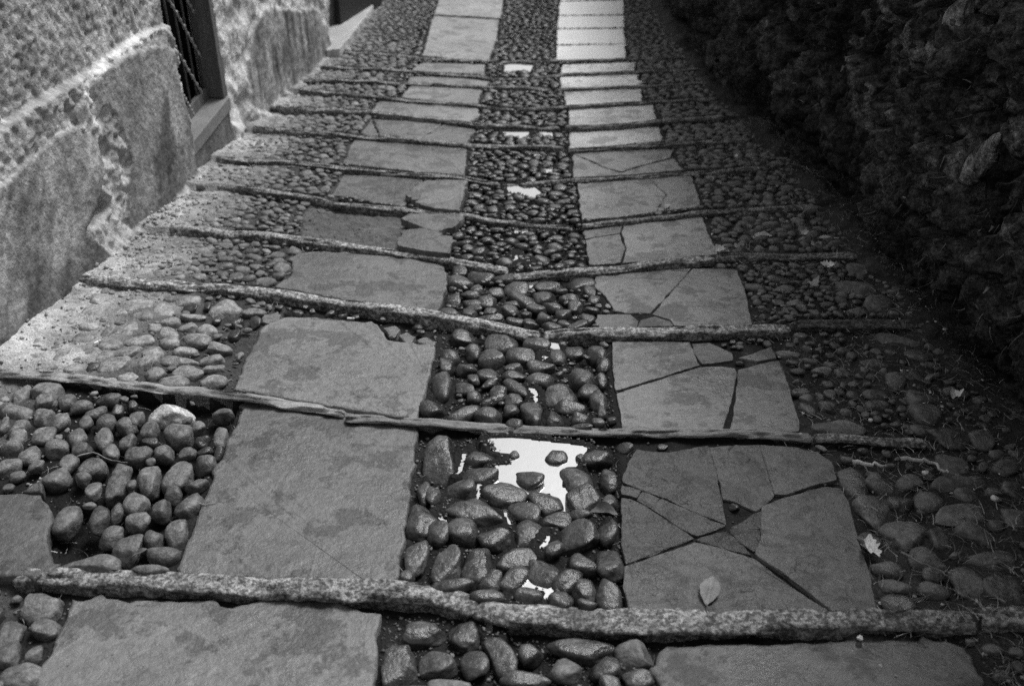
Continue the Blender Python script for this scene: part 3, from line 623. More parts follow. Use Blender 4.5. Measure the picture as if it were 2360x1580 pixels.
# ------------------------------------------------------------------ remaining cobbles: packed into the free ground, one object
def wall_x_left(y): return np.interp(y, [2.4, 4.4, 4.9, 5.7, 7.6, 9.5], [-1.78, -1.74, -1.72, -1.66, -1.5, -1.45])
def wall_x_right(y): return np.interp(y, [2.4, 3.4, 4.6, 5.9, 7.0, 8.8, 14], [1.45, 1.39, 1.34, 1.21, 1.13, 1.12, 1.1])
SV = []; SF = []; ST = []; nv = 0
def add_stuff(buf, V, Fc, t):
    buf[0].append(V); buf[1].append(Fc+buf[3]); buf[2].append(np.full(len(V), t)); buf[3] += len(V)
bufA = [[], [], [], 0]
for s in rest:
    r = np.random.default_rng(int(s['px']*31+s['py']*17)); V, Fc = stone_shape(3, r); z, c = sink(s)
    add_stuff(bufA, place_stone(V, s['p'][0], s['p'][1], z, s['a'], s['b'], c, s['th'], r), Fc, (s['tone'] or r.uniform(.75, 1.1))*.9)
# bare bed of the missing slab stays free of cobbles
bed = [hit(*q, 4)[:2] for q in ((705,478),(745,465),(960,492),(945,560),(930,590),(690,560))]
mark_poly(bed, 4)
def treadk(x, y): return sum(1 for i in range(NK) if y > yk(i, x))
r = np.random.default_rng(5)
def free(x, y, a):
    for rr in (0, .55, .92):
        for q in np.linspace(0, 2*pi, 1 if rr == 0 else 10, endpoint=False):
            i = int((x+rr*a*cos(q)-tgrid_x)/RES); j = int((y+rr*a*sin(q)-tgrid_y)/RES)
            if not (0 <= i < OCC.shape[0] and 0 <= j < OCC.shape[1]) or OCC[i, j]: return False
    return True
cand = []
for (ylo, yhi, n, rmin, rmax) in ((1.2, 3.6, 9000, .011, .026), (3.0, 12.5, 60000, .024, .04), (3.0, 12.5, 60000, .014, .024), (3.0, 9.0, 50000, .009, .014)):
    for _ in range(n):
        y = r.uniform(ylo, yhi); x = r.uniform(-1.75, 1.45)
        if not (wall_x_left(y)+.05 < x < wall_x_right(y)+.05): continue
        k = treadk(x, y)
        a = r.uniform(rmin, rmax)
        left = x < -.9; cen = -.33 < x < .25; right = x > .7
        if rmax < .03 and ylo < 2:                                  # fillers near the camera: few
            if left and k == 1 and r.random() < .5: continue
            if cen and (k <= 1 or a > .018): continue
            if k >= 3 and left: continue
            if k >= 4: continue
        if k <= 2 and ylo >= 3: continue
        if not free(x, y, a): continue
        el = r.uniform(.5, .95); th = r.normal()*.4 + (pi/2 if r.random() < .15 else 0)
        mark_poly(ell_poly(x, y, a*1.02, a*el*1.05, th), 3)
        cand.append((x, y, a*1.02, a*el*1.05, th, k, left, cen, right))
zz, kk = surf(np.array([c[0] for c in cand]), np.array([c[1] for c in cand]))
for (x, y, a, b, th, k, left, cen, right), z in zip(cand, zz):
    m = min(a, b); c = min(.75*m, .026); top = .011 if cen else .007
    tone = r.uniform(.7, 1.15)
    if left:
        nb = NBUR(x); top = .008-.004*nb; tone = tone*(1.9+2.3*nb); 
    if right: top = .009; tone *= 1.75
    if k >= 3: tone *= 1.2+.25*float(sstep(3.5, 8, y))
    V, Fc = stone_shape(3 if y < 3.4 else 2 if y < 7.5 else 1, r, .8)
    add_stuff(bufA, place_stone(V, x, y, z+top-c*.93, a, b, c, th, r), Fc, tone)
o = mesh_obj('cobbles', np.concatenate(bufA[0]), np.concatenate(bufA[1]), M['cobble'], np.concatenate(bufA[2]))
tag(o, 'rows of small cobbles paving the street up to its far end', 'cobbles', kind='stuff')

# ------------------------------------------------------------------ ground sheet
xs = np.concatenate([[-14, -9, -6, -4, -3, -2.4], np.arange(-2.1, 1.75, .0095), [2.2, 3, 4, 6, 9, 14]])
ys = [-6, -3, -1, 0, .6, 1.0]; yv = 1.25
while yv < 13.5: ys.append(yv); yv += .0095 if yv < 4.0 else .0095+(yv-4.0)*.003
ys += [14.5, 16, 20, 28, 40, 60]; ys = np.array(ys)
X, Y = np.meshgrid(xs, ys)
zt, K = surf(X, Y)
dep = np.full(X.shape, -.020)
nb = sstep(-1.05, -1.5, X)
dep = np.where((X < -.9) & (K == 1), -.050+.036*nb, dep)
dep = np.where((X < -.9) & (K != 1), -.014+.013*nb, dep)
dep = np.where(X > .72, -.010, dep)
dep = np.where(pip(X, Y, bed), -.018, dep)
frac = (X > .25) & (X < .80) & (K >= 1) & (K <= 5)                     # soil-filled cracks
dep = np.where(frac, -.006, dep)
ng = fbm(X, Y, 9, 4, 0)*.016+fbm(X, Y, 45, 3, 1)*.009+vn(X*160, Y*160, 2)*.003
ng = np.where((X > .25) & (X < .80) & (K >= 1) & (K <= 5), ng*.25-.002, ng)
# heap of dust and mortar along the left wall
xl = wall_x_left(Y)
heap = sstep(.17, .0, X-xl)*(.035+.05*fbm(X, Y, 3, 3, 3))
heap = np.where((Y > 3.2) & (Y < 4.6), heap*1.5, heap*.6)
xr = wall_x_right(Y)
bank = sstep(.13, .0, xr-X)*(.04+.06*fbm(X, Y, 4, 3, 2))
hole = pip(X, Y, [hit(*zp(7, *q), 1)[:2] for q in ((285,420),(420,330),(560,420),(580,520),(520,560),(420,640),(300,640),(290,520))])
GZ = zt+dep+ng*np.where(nb > .5, .7, 1)+heap+bank-np.where(hole, .03, 0)
for P, lev, k in PW:
    lo = np.min(P, 0)-.05; hi = np.max(P, 0)+.05
    m = (X > lo[0]) & (X < hi[0]) & (Y > lo[1]) & (Y < hi[1])
    sd = sdist(X[m], Y[m], P)
    g = GZ[m]; ins = sd > 0
    g = np.where(ins, lev-.004-np.minimum(sd*.6, .008), np.where(sd > -.03, np.maximum(g, lev+np.minimum(-sd*.5, .004)), g))
    GZ[m] = g
inner = (X > xl+.0) & (X < xr)
tone = 1.0+1.8*(X < -.9)*(K >= 2)+16*sstep(-1.15, -1.65, X+.18*fbm(X, Y, 4, 4, 1))*np.clip(1+.8*fbm(X, Y, 7, 4, 2), .5, 1.35)
tone = np.where((K == 1) & (X < -.9), np.minimum(tone, .6+10*sstep(-1.4, -1.75, X)), tone)
tone = np.where(X > .72, 2.0*np.clip(1+.9*fbm(X, Y, 10, 3, 1), .4, 1.5), tone)
tone = np.where(pip(X, Y, bed), 5.5, tone)
tone = np.where((np.abs(X) < .3), .8, tone)
o = mesh_obj('ground', np.stack([X, Y, GZ], -1).reshape(-1, 3), grid_faces(*X.shape), M['dirt'], tone.ravel(), origin=(0, 0, 0))
tag(o, kind='structure')
GI = (xs, ys, GZ)
def gz(x, y):
    j = np.clip(np.searchsorted(xs, x)-1, 0, len(xs)-2); i = np.clip(np.searchsorted(ys, y)-1, 0, len(ys)-2)
    return GZ[i, j]

# gravel between the stones
bufG = [[], [], [], 0]; r = np.random.default_rng(21)
def occ(x, y):
    i = int((x-tgrid_x)/RES); j = int((y-tgrid_y)/RES)
    return OCC[i, j] if 0 <= i < OCC.shape[0] and 0 <= j < OCC.shape[1] else 9
n = 0
while n < 8500:
    y = 1.25+3.9*r.random()**1.3; u = r.random()
    x = r.uniform(-.34, .26) if u < .62 else (r.uniform(-1.75, -.9) if u < .85 else r.uniform(-.9, .8))
    oc = occ(x, y)
    if oc in (1, 2, 9, 3): 
        if not (r.random() < .012 and oc == 1): n += .02; continue
    if n > 1 and any(False for _ in ()): pass
    a = .0018+.0045*r.random()**2.5
    if x < -1.3: a *= 1.25
    V, Fc = ICO[1]; V = V*(1+.25*r.normal(size=(len(V), 1)))
    z = gz(x, y)
    if oc == 1: z = float(surf(np.array([x]), np.array([y]))[0][0]); a *= .6
    add_stuff(bufG, place_stone(V, x, y, z+a*.3, a, a*r.uniform(.6, 1), a*.7, r.uniform(0, 6), r), Fc, r.uniform(.5, 1.6)*(2.4 if x < -1.3 else 1))
    n += 1
# mortar crumbs by the broken wall foot
for _ in range(420):
    y = r.normal(3.95, .28); x = -1.74+abs(r.normal())*.16
    a = .003+.012*r.random()**3; V, Fc = ICO[1]; V = V*(1+.25*r.normal(size=(len(V), 1)))
    add_stuff(bufG, place_stone(V, x, y, gz(x, y)+a*.4, a, a*r.uniform(.6, 1), a*.7, r.uniform(0, 6), r), Fc, r.uniform(2.0, 3.4))
o = mesh_obj('gravel', np.concatenate(bufG[0]), np.concatenate(bufG[1]), M['gravel'], np.concatenate(bufG[2]), smooth=False)
tag(o, 'loose grit and mortar crumbs between the stones and along the left wall', 'gravel', kind='stuff')

# weeds and rootlets on the right strip and in the joints
def blades(n, gen, wid, mat, name, label, cat, seed, tonef, parent=None):
    r = np.random.default_rng(seed); VV = []; FF = []; TT = []; c = 0
    for _ in range(n):
        p, d, L, lift = gen(r)
        if p is None: continue
        d = d/np.linalg.norm(d); side = np.cross(d, (0, 0, 1.0)); side /= np.linalg.norm(side)+1e-6
        cur = r.normal()*.7; m = 5; t = tonef(r)
        for i in range(m):
            u = i/(m-1); q = p+d*L*u+side*cur*L*u*u+np.array([0, 0, lift*L*(u-u*u*.9)])
            w = wid*(1-.75*u)*.5
            VV.append(q-side*w); VV.append(q+side*w+np.array([0, 0, w*.6])); TT += [t, t]
        for i in range(m-1): FF.append((c+2*i, c+2*i+1, c+2*i+3, c+2*i+2))
        c += 2*m
    o = mesh_obj(name, np.array(VV), np.array(FF), M[mat], np.array(TT), parent=parent)
    return tag(o, label, cat, kind='stuff')
def gen_weed(r):
    u = r.random()
    y = 1.3+4.2*r.random()**1.5
    if u < .86: x = .8+(wall_x_right(y)-.76)*r.random()**.8
    elif u < .96: x = r.uniform(-1.6, -.92)
    else: x = r.choice([-.335, .245, -.9, .73])+r.normal()*.02
    if u < .96 and occ(x, y) == 1: return None, None, 0, 0
    z = gz(x, y)+r.uniform(.002, .012)
    a = r.uniform(0, 2*pi); return np.array([x, y, z]), np.array([cos(a), sin(a), r.uniform(-.05, .25)]), r.uniform(.012, .05), r.uniform(.05, .5)
blades(6500, gen_weed, .0018, 'weeds', 'weeds', 'thin dry weeds and rootlets among the cobbles of the right strip', 'weeds', 31, lambda r: .6+2.4*r.random()**2)

# ------------------------------------------------------------------ leaf litter flakes (stuff) and single leaves
bufL = [[], [], [], 0]; r = np.random.default_rng(77)
for _ in range(800):
    y = 1.35+4.0*r.random()**1.4; x = r.uniform(.75, float(wall_x_right(y))+.0)
    if occ(x, y) == 1 and r.random() < .9: continue
    a = r.uniform(.002, .0075); n = 6
    V = np.array([(a*r.uniform(.5, 1)*cos(q), a*r.uniform(.5, 1.)*sin(q), a*.3*r.normal()) for q in np.linspace(0, 2*pi, n, endpoint=False)]+[(0, 0, a*.25)])
    Fc = np.array([(i, (i+1) % n, n) for i in range(n)])
    add_stuff(bufL, V+np.array([x, y, gz(x, y)+.012]), Fc, .15+1.5*r.random()**3.5)
o = mesh_obj('leaf_litter', np.concatenate(bufL[0]), np.concatenate(bufL[1]), M['leaf'], np.concatenate(bufL[2]), smooth=False)
tag(o, 'crumbled bits of leaf scattered over the right strip', 'leaf litter', kind='stuff')

def outline(kind):
    if kind == 'oval':
        o = [(-.5, 0)]
        for u in np.linspace(-.42, .42, 12): o.append((u, .25*max(0, 1-(u/.52)**2)*(1+.35*u)*(1+.05*sin(u*60))))
        o.append((.56, 0))
        for u in np.linspace(.42, -.42, 12): o.append((u, -.25*max(0, 1-(u/.52)**2)*(1+.35*u)*(1+.05*cos(u*55))))
        return o
    if kind == 'lobed':
        o = []
        for i in range(48):
            q = 2*pi*i/48; rr = .30+.17*max(0, cos(q*2.5))**.7+.05*cos(q*10+1)
            if abs(q-pi) < .25: rr *= .55
            o.append((rr*cos(q), rr*sin(q)))
        return o
    o = []
    for i in range(30):
        q = 2*pi*i/30; rr = .36+.08*sin(q*3+1)+.05*sin(q*7)
        o.append((rr*cos(q)*1.15, rr*sin(q)*.72))
    return o
def leaf(zf, x, y, k, size, ang, kind, tone, label, curl=.15, sq=1.0, off=.030, stem=True, name='fallen_leaf'):
    px, py = zp(zf, x, y); p = hit(px, py, k, off)
    dist = np.linalg.norm(p-CAM); L = size*Z[zf][2]*dist/FPX
    O = outline(kind); n = len(O); ct, st = cos(radians(ang)), sin(radians(ang)); r = np.random.default_rng(int(x*7+y))
    V = []; Fc = []; rings = (1.0, .72, .42, .14); ph = r.uniform(0, 6)
    for s in rings:
        for (u, v) in O:
            uu, vv = u*s, v*s*sq
            z = curl*L*((vv/.3)**2*.9+(uu/.5)**2*.35*sin(ph)+.10*sin(uu*9+ph)+.16*sin(vv*14+uu*6+ph)*s)-.04*L*math.exp(-(vv/.03)**2)
            V.append((p[0]+L*(uu*ct-vv*st), p[1]+L*(uu*st+vv*ct), p[2]+z))
    V.append((p[0], p[1], p[2]-.04*L)); nr = len(rings)
    for j in range(nr-1):
        for i in range(n): Fc.append([j*n+i, j*n+(i+1) % n, (j+1)*n+(i+1) % n, (j+1)*n+i])
    for i in range(n): Fc.append([(nr-1)*n+i, (nr-1)*n+(i+1) % n, nr*n])
    o = mesh_obj(name, V, Fc, M['leaf'], tone*(1.5 if p[0] > .7 else 1)); tag(o, label, 'leaf', 'fallen leaves')  # leaves on the right strip painted lighter to offset the shade there
    if stem and kind != 'crumple':
        a = np.array([p[0]-L*.48*ct, p[1]-L*.48*st, p[2]]); b = a+np.array([-L*.28*ct+.1*L*st, -L*.28*st, .04*L])
        Vs, Fs = tube([a, (a+b)/2+np.array([0, 0, .02*L]), b], [.018*L, .014*L, .010*L], 5)
        mesh_obj('stalk', np.array(Vs), Fs, M['leaf'], tone*.5, parent=o)
    return o
leaf(9,575,975,1,215,72,'oval',.5,'pointed oval leaf lying on the pitted bottom piece of the broken right slab', curl=.07, off=.010)
leaf(9,1474,738,1,145,-60,'lobed',1.2,'bright lobed leaf at the right edge of the broken slab above the lowest kerb', curl=.2, off=.016)
leaf(6,1350,245,3,88,40,'lobed',1.35,'bright star-shaped leaf just below the fourth kerb on the right', curl=.15, off=.02)
leaf(6,1268,342,3,80,120,'lobed',.5,'faded dark star-shaped leaf below the bright one under the fourth kerb')
leaf(6,1990,897,2,100,70,'crumple',.95,'crumpled pale leaf by the foot of the right wall', curl=.35, off=.03)
leaf(6,1010,96,4,85,-10,'oval',.85,'bright narrow leaf above the fourth kerb in the right strip', curl=.3)
leaf(6,1225,80,4,75,60,'crumple',.85,'crumpled bright leaf near the right wall above the fourth kerb', curl=.3)
leaf(6,1345,106,4,95,-5,'oval',.8,'long thin leaf nearest the right wall above the fourth kerb', curl=.3, sq=.5)
leaf(6,1282,140,4,60,20,'crumple',.6,'dull crumpled leaf between two bright leaves above the fourth kerb', curl=.3)
leaf(6,806,172,4,78,10,'lobed',1.0,'ragged bright leaf where the right slab meets the fourth kerb', curl=.25, off=.018)
leaf(6,890,150,4,60,25,'crumple',.55,'dull leaf just right of the ragged bright one by the fourth kerb', curl=.3)
leaf(3,335,1160,5,62,60,'oval',1.05,'small bright leaf on the cracked slab above the fifth kerb', curl=.2, off=.008)
leaf(3,1140,1190,4,120,20,'oval',.55,'rolled brown leaf below the fifth kerb by the right wall', curl=.6, sq=.8, off=.02)
leaf(3,720,876,6,45,80,'crumple',.9,'tiny pale leaf in the right strip above the sixth kerb', curl=.3)
leaf(3,925,1058,5,90,35,'oval',.5,'curled narrow leaf above the fifth kerb by the right wall', curl=.6, sq=.5, off=.02)
leaf(8,1325,480,1,165,-5,'oval',.22,'dark wet leaf resting on cobbles at the right side of the large puddle', curl=.25, sq=1.2, off=.026)
leaf(7,752,636,1,85,45,'oval',.18,'dark narrow leaf among the loose cobbles left of the stained slab', curl=.3, sq=.6, off=.016)
leaf(1,1720,992,6,95,15,'oval',.5,'curled leaf on the dusty left strip near the door', curl=.4, sq=.6, off=.016)

# cigarette ends and paper bits
def butt(zf, x, y, k, lenpx, angw, label, off=.006):
    p = hit(*zp(zf, x, y), k, off); L = .026; d = np.array([cos(angw), sin(angw), -.04])
    V, Fc = tube([p-d*L/2, p-d*L*.47, p+d*L*.15], [.0036, .0040, .0040], 10)
    o = mesh_obj('cigarette_end', np.array(V), Fc, M['paper'], 1.0); tag(o, label, 'cigarette end', 'cigarette ends')
    V, Fc = tube([p+d*L*.15, p+d*L*.46, p+d*L*.5], [.0041, .0041, .0036], 10)
    mesh_obj('filter_tip', np.array(V), Fc, M['paper'], .8, parent=o)
butt(5,605,678,2,65,.03,'white cigarette end on the pale left slab below the third kerb')
butt(4,650,836,2,60,.95,'white cigarette end lying on dusty cobbles near the left wall', off=.016)
def scrap(zf, x, y, k, w, label, off=.014, seed=1, tone=1.0):
    p = hit(*zp(zf, x, y), k, off); r = np.random.default_rng(seed); dist = np.linalg.norm(p-CAM); a = w*Z[zf][2]*dist/FPX/2
    n = 8; O = [(a*r.uniform(.7, 1.1)*cos(q), a*r.uniform(.6, 1.)*sin(q)) for q in np.linspace(0, 2*pi, n, endpoint=False)]
    V = [(p[0]+u, p[1]+v, p[2]+a*.4*r.random()) for u, v in O]+[(p[0], p[1], p[2]+a*.7)]+[(p[0]+u*.9, p[1]+v*.9, p[2]-.003) for u, v in O]
    Fc = [[i, (i+1) % n, n] for i in range(n)]+[[i, n+1+i, n+1+(i+1) % n, (i+1) % n] for i in range(n)]
    tag(mesh_obj('paper_scrap', V, Fc, M['paper'], tone, smooth=False), label, 'paper scrap', 'paper scraps')
scrap(6,1560,1032,2,26,'white paper scrap on the right strip just above the second kerb', seed=2)
scrap(9,1420,1241,0,36,'white paper scrap at the foot of the lowest kerb above the bottom right slab', off=.006, seed=3)
scrap(9,1785,312,1,34,'white scrap among cobbles of the right strip below the second kerb', seed=4)
scrap(9,2172,455,1,44,'largest pale crumpled scrap, by the right picture edge', seed=5, tone=.9)
def twig(zf, pts, k, rad, label, off=.02, tone=1.0):
    P = [hit(*zp(zf, x, y), k, off) for x, y in pts]
    Q = [np.array(P[0])]
    for a, b in zip(P[:-1], P[1:]):
        for t in (.33, .66, 1.0): Q.append(a+(b-a)*t+np.random.default_rng(len(Q)).normal(size=3)*rad*.5)
    V, Fc = tube(Q, list(np.linspace(rad, rad*.5, len(Q))), 7)
    tag(mesh_obj('twig', np.array(V), Fc, M['weeds'], tone), label, 'twig', 'fallen twigs')
twig(9,[(1650,235),(1750,238),(1840,255),(1890,295),(1920,322)],1,.006,'pale bent twig below the right end of the second kerb', tone=3.0)
twig(9,[(1380,255),(1470,262),(1570,272)],1,.007,'short pale stick left of the bent twig below the second kerb', tone=3.4)
twig(7,[(415,120),(500,95),(600,140),(690,150)],1,.0022,'thin curved twig across the cobbles left of the stained slab', off=.03, tone=1.6)
twig(7,[(1060,375),(1110,378),(1160,370)],1,.002,'tiny twig lying on the left edge of the stained slab', off=.004, tone=1.8)
twig(9,[(1650,760),(1760,820),(1870,860),(1920,890)],1,.003,'thin dark twig among the mossy cobbles above the lowest kerb', tone=1.4)

# ------------------------------------------------------------------ left building
def vplane(A, B):
    """vertical wall plane through two points on the ground, normal to the street"""
    A = np.array(A[:2]); B = np.array(B[:2]); t = (B-A)/np.linalg.norm(B-A); n = np.array([t[1], -t[0]])
    return A, t, n
def to_wall(W, px, py):
    A, t, n = W; d = ray(px, py); s = np.dot(A-CAM[:2], n)/np.dot(d[:2], n); p = CAM+s*d
    u = np.dot(p[:2]-A, t); return u, p[2]-S*p[1]
def wall_mesh(name, W, us, hs, disp, tone, mat, parent, back=.35):
    A, t, n = W; U, Hh = np.meshgrid(us, hs); D = disp(U, Hh)
    Xw = A[0]+t[0]*U+n[0]*D; Yw = A[1]+t[1]*U+n[1]*D; Zw = S*(A[1]+t[1]*U)+Hh
    V = np.stack([Xw, Yw, Zw], -1); nr, nc = U.shape
    Bk = V.copy(); Bk[..., 0] -= n[0]*(back+D); Bk[..., 1] -= n[1]*(back+D)
    V = V.reshape(-1, 3); N0 = len(V); idx = np.arange(N0).reshape(nr, nc)
    rim = np.concatenate([idx[0, :], idx[1:, -1], idx[-1, -2::-1], idx[-2:0:-1, 0]])
    Vb = Bk.reshape(-1, 3)[rim]; m = len(rim)
    Fc = [list(f) for f in grid_faces(nr, nc)]
    for i in range(m): Fc.append([rim[i], N0+i, N0+(i+1) % m, rim[(i+1) % m]])
    Fc.append([N0+i for i in range(m)][::-1])
    T = np.concatenate([tone(U, Hh).ravel(), np.full(m, 1.0)])
    return mesh_obj(name, np.concatenate([V, Vb]), Fc, M[mat], T, parent=parent)
house = empty('old_house', (-1.75, 4.0, S*4.0))
tag(house, 'old plastered house along the left with crumbling plinth and barred door', 'house')
W1 = vplane(on_plane(79, 712), on_plane(424, 408))
def wp(W, zf, pts): return [to_wall(W, *zp(zf, x, y)) for x, y in pts]
ledge = np.array(wp(W1, 1, [(-400,1120),(0,845),(270,645),(550,505),(700,385),(960,210),(1065,185),(1300,60)]))
PA = wp(W1, 1, [(560,540),(700,430),(860,350),(1045,300),(1110,330),(1150,560),(1240,900),(1260,1150),(1060,1400),(800,1560),(795,1220),(830,1100),(780,960),(740,850),(720,770),(640,700),(570,790)])
PB = wp(W1, 1, [(-500,1500),(0,1200),(200,1010),(330,900),(430,850),(570,900),(600,1100),(590,1240),(560,1400),(510,1530),(640,1700),(560,1900),(0,2400),(-500,2800)])
PH = wp(W1, 1, [(590,1240),(640,1300),(690,1350),(690,1400),(640,1480),(560,1540),(520,1540),(565,1400)])
PC = wp(W1, 1, [(430,740),(500,700),(520,740),(490,850),(440,800)])
HOLE = to_wall(W1, *zp(1, 640, 1030))
STN = wp(W1, 1, [(1000,740),(1060,620),(1090,800),(1180,1000),(1100,1150),(1000,1300),(960,1100)])
u_end = to_wall(W1, *zp(1, 1075, 40))[0]; u_end2 = to_wall(W1, *zp(1, 1250, 1000))[0]
U_END = .5*(u_end+u_end2)
def masks1(U, Hh):
    hl = np.interp(U, ledge[:, 0], ledge[:, 1])
    wob = .006*fbm(U, Hh, 14, 3, 0)*2
    pl = sstep(.007, -.009, Hh-hl+wob)
    w2 = .010*fbm(U, Hh, 18, 4, 1)*2
    a = sstep(-.002, .004, sdist(U, Hh, PA)+w2); b = sstep(-.002, .004, sdist(U, Hh, PB)+w2)
    hh = sstep(-.01, .02, sdist(U, Hh, PH)+w2); c = sstep(-.003, .004, sdist(U, Hh, PC)+w2*.6)
    h2 = np.exp(-((U-HOLE[0])**2+(Hh-HOLE[1])**2)/.0009)
    return hl, pl, a, b, hh, c, h2
def disp1(U, Hh):
    hl, pl, a, b, hh, c, h2 = masks1(U, Hh)
    rough = fbm(U, Hh, 10, 5, 2, .6)
    bare = (1-a)*(1-b)*(1-c)
    D = .032*pl+.011*a*pl+b*pl*(.007+.026*sstep(.25, .0, np.abs(U-PB[7][0]))*sstep(PB[4][1]+.02, PB[7][1]+.02, Hh))+.008*c*pl
    D += rough*(.004+.028*bare*pl)-.006*(1-pl)*np.maximum(0, fbm(U, Hh, 38, 3, 1)-.12)*4+fbm(U, Hh, 50, 3, 3)*(.004+.006*bare)
    D -= .13*hh+.05*h2
    D += .04*sstep(.10, .0, Hh)*(1-a)*(1-b)
    return D
def tone1(U, Hh):
    hl, pl, a, b, hh, c, h2 = masks1(U, Hh)
    upper = .84+.4*fbm(U, Hh, 9, 5, 0, .7)
    ledg = np.exp(-((Hh-hl+.008)/.014)**2)*sstep(-.05, .25, U-ledge[3][0])  # pale ledge top, with light from above painted into the tone
    bare = 1.02+.7*fbm(U, Hh, 8, 4, 2)
    smooth = .70+.5*fbm(U, Hh*.55, 6, 5, 1)*a+.55*fbm((U-Hh*.9)*3.0, (U*.9+Hh)*.7, 6, 4, 1)*b
    t = upper*(1-pl)+pl*(bare*(1-a)*(1-b)+smooth*np.maximum(a, b))
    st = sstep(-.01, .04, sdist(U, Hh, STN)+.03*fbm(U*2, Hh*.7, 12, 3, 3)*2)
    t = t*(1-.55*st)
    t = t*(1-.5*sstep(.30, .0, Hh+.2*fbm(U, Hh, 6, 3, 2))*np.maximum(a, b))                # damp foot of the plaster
    t = t+.6*ledg
    return np.clip(t*(1-.35*c), .15, 2.2)
us = np.concatenate([[-6, -4.5, -3, -2, -1.4, -1.0], np.arange(-.8, U_END-.05, .0075), np.linspace(U_END-.045, U_END, 8)])
hs = np.concatenate([[-.25], np.arange(-.12, 1.75, .0078), [1.9, 2.2, 2.8, 3.4, 4.2]])
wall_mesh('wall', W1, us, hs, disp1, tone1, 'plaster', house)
# wall beyond the door
W2 = vplane(on_plane(560, 290), on_plane(761, 118))
PD = wp(W2, 1, [(1690,200),(1740,90),(1800,50),(1960,70),(2110,60),(2230,330),(2000,560),(1850,640),(1790,760),(1690,720),(1650,400)])
PE = wp(W2, 1, [(1440,40),(1600,0),(1640,60),(1560,130),(1470,110)])
u2a = .5*(to_wall(W2, *zp(1, 1400, 60))[0]+to_wall(W2, *zp(1, 1520, 640))[0]); u2b = to_wall(W2, *zp(1, 2210, 180))[0]
def disp2(U, Hh):
    w2 = .014*fbm(U, Hh, 14, 4, 1)*2
    a = sstep(-.004, .006, sdist(U, Hh, PD)+w2)
    return .014*a+fbm(U, Hh, 8, 5, 2, .6)*(.02*(1-a)+.008)+fbm(U, Hh, 45, 3, 3)*.005+.05*sstep(.16, -.05, Hh)*(1+2*fbm(U, Hh, 9, 3, 0))*(1-a)
def tone2(U, Hh):
    w2 = .014*fbm(U, Hh, 14, 4, 1)*2
    a = sstep(-.004, .006, sdist(U, Hh, PD)+w2); e = sstep(-.01, .02, sdist(U, Hh, PE)+w2)
    t = (1.35+.4*fbm(U, Hh, 6, 4, 0))*(1-a)+a*(.62+.7*fbm(U*2.2, Hh*.6, 7, 4, 1))
    return np.clip(t*(1-.5*e), .15, 2)
us2 = np.concatenate([np.arange(u2a, u2b, .011), [u2b]])
wall_mesh('wall', W2, us2, np.concatenate([[-.3], np.arange(-.15, 1.6, .012), [1.9, 2.5, 3.3, 4.2]]), disp2, tone2, 'plaster', house)
# doorway between the two walls
A1, t1, n1 = W1
def w3(W, u, h, inn=0.0):
    A, t, n = W; return np.array([A[0]+t[0]*u-n[0]*inn, A[1]+t[1]*u-n[1]*inn, S*(A[1]+t[1]*u)+h])
E1 = w3(W1, U_END, 0); E2 = w3(W2, u2a, 0)
WD = vplane(E1, E2); LD = np.linalg.norm((E2-E1)[:2])
AD, tD, nD = WD
t3 = np.array([tD[0], tD[1], S]); n3 = np.array([nD[0], nD[1], 0]); up3 = np.array([0, 0, 1.0])
hs_n = to_wall(WD, *zp(1, 1255, 960))[1]; hs_f = to_wall(WD, *zp(1, 1515, 640))[1]
hsill = .5*(hs_n+hs_f)
p_a = w3(WD, .0, hs_n); p_b = w3(WD, LD, hs_f)
mid = .5*(p_a+p_b)
door = mesh_obj('door', *box_mesh(mid-n3*.135+up3*1.0, (p_b-p_a)/2*.98, n3*.012, up3*1.05), M['black'], 1.0, parent=house)  # black panel paints the dark void behind the bars
def part(name, V, Fc, mat, tone, par): return mesh_obj(name, np.array(V), Fc, M[mat], tone, smooth=False, parent=par)
def sub(par, name, V, Fc, mat, tone=1.0, smooth=True):
    o = mesh_obj(name, np.array(V), Fc, M[mat], tone, smooth=smooth, parent=house); o.parent = par; o.location = -Vector((0, 0, 0)); return o
# door object sits at the house origin already (its parent is the house): children take the same offset
def child(par, name, V, Fc, mat, tone=1.0, smooth=True):
    o = mesh_obj(name, np.array(V), Fc, M[mat], tone, smooth=smooth, parent=house)
    o.parent = par; o.location = (0, 0, 0); return o
V, Fc = box_mesh(mid-n3*.045-up3*.035, (p_b-p_a)/2*1.01, n3*.068, up3*.035)
part('threshold', V, Fc, 'stone_sill', .8, house)
# stone block under the threshold down to the street
V, Fc = box_mesh(mid-n3*.10-up3*.30, (p_b-p_a)/2*1.0, n3*.115, up3*.229)
part('door_footing', V, Fc, 'plaster', .33, house)
V, Fc = box_mesh(mid-n3*.088+up3*.03, (p_b-p_a)/2*.97, n3*.012, up3*.03); child(door, 'bottom_rail', V, Fc, 'wood', 2.0, False)
# far jamb (a timber post facing up the street) and near jamb
V, Fc = box_mesh(p_b+t3*(-.005)-n3*.045+up3*1.05, t3*.03, n3*.052, up3*1.05); child(door, 'frame_post', V, Fc, 'wood', 1.7, False)
V, Fc = box_mesh(p_a+t3*(.0)-n3*.10+up3*1.05, t3*.02, n3*.03, up3*1.05); child(door, 'frame_post', V, Fc, 'wood', .8, False)
V, Fc = box_mesh(mid-n3*.16+up3*2.13, (p_b-p_a)/2*1.0, n3*.16, up3*.05); child(door, 'lintel', V, Fc, 'wood', 1.0, False)
# wall over the door so the house is closed
V, Fc = box_mesh(w3(WD, LD/2, 0)-n3*.18+up3*3.2+up3*.0, t3*(LD/2), n3*.17, up3*.75); part('lintel_wall', V, Fc, 'plaster', .9, house)
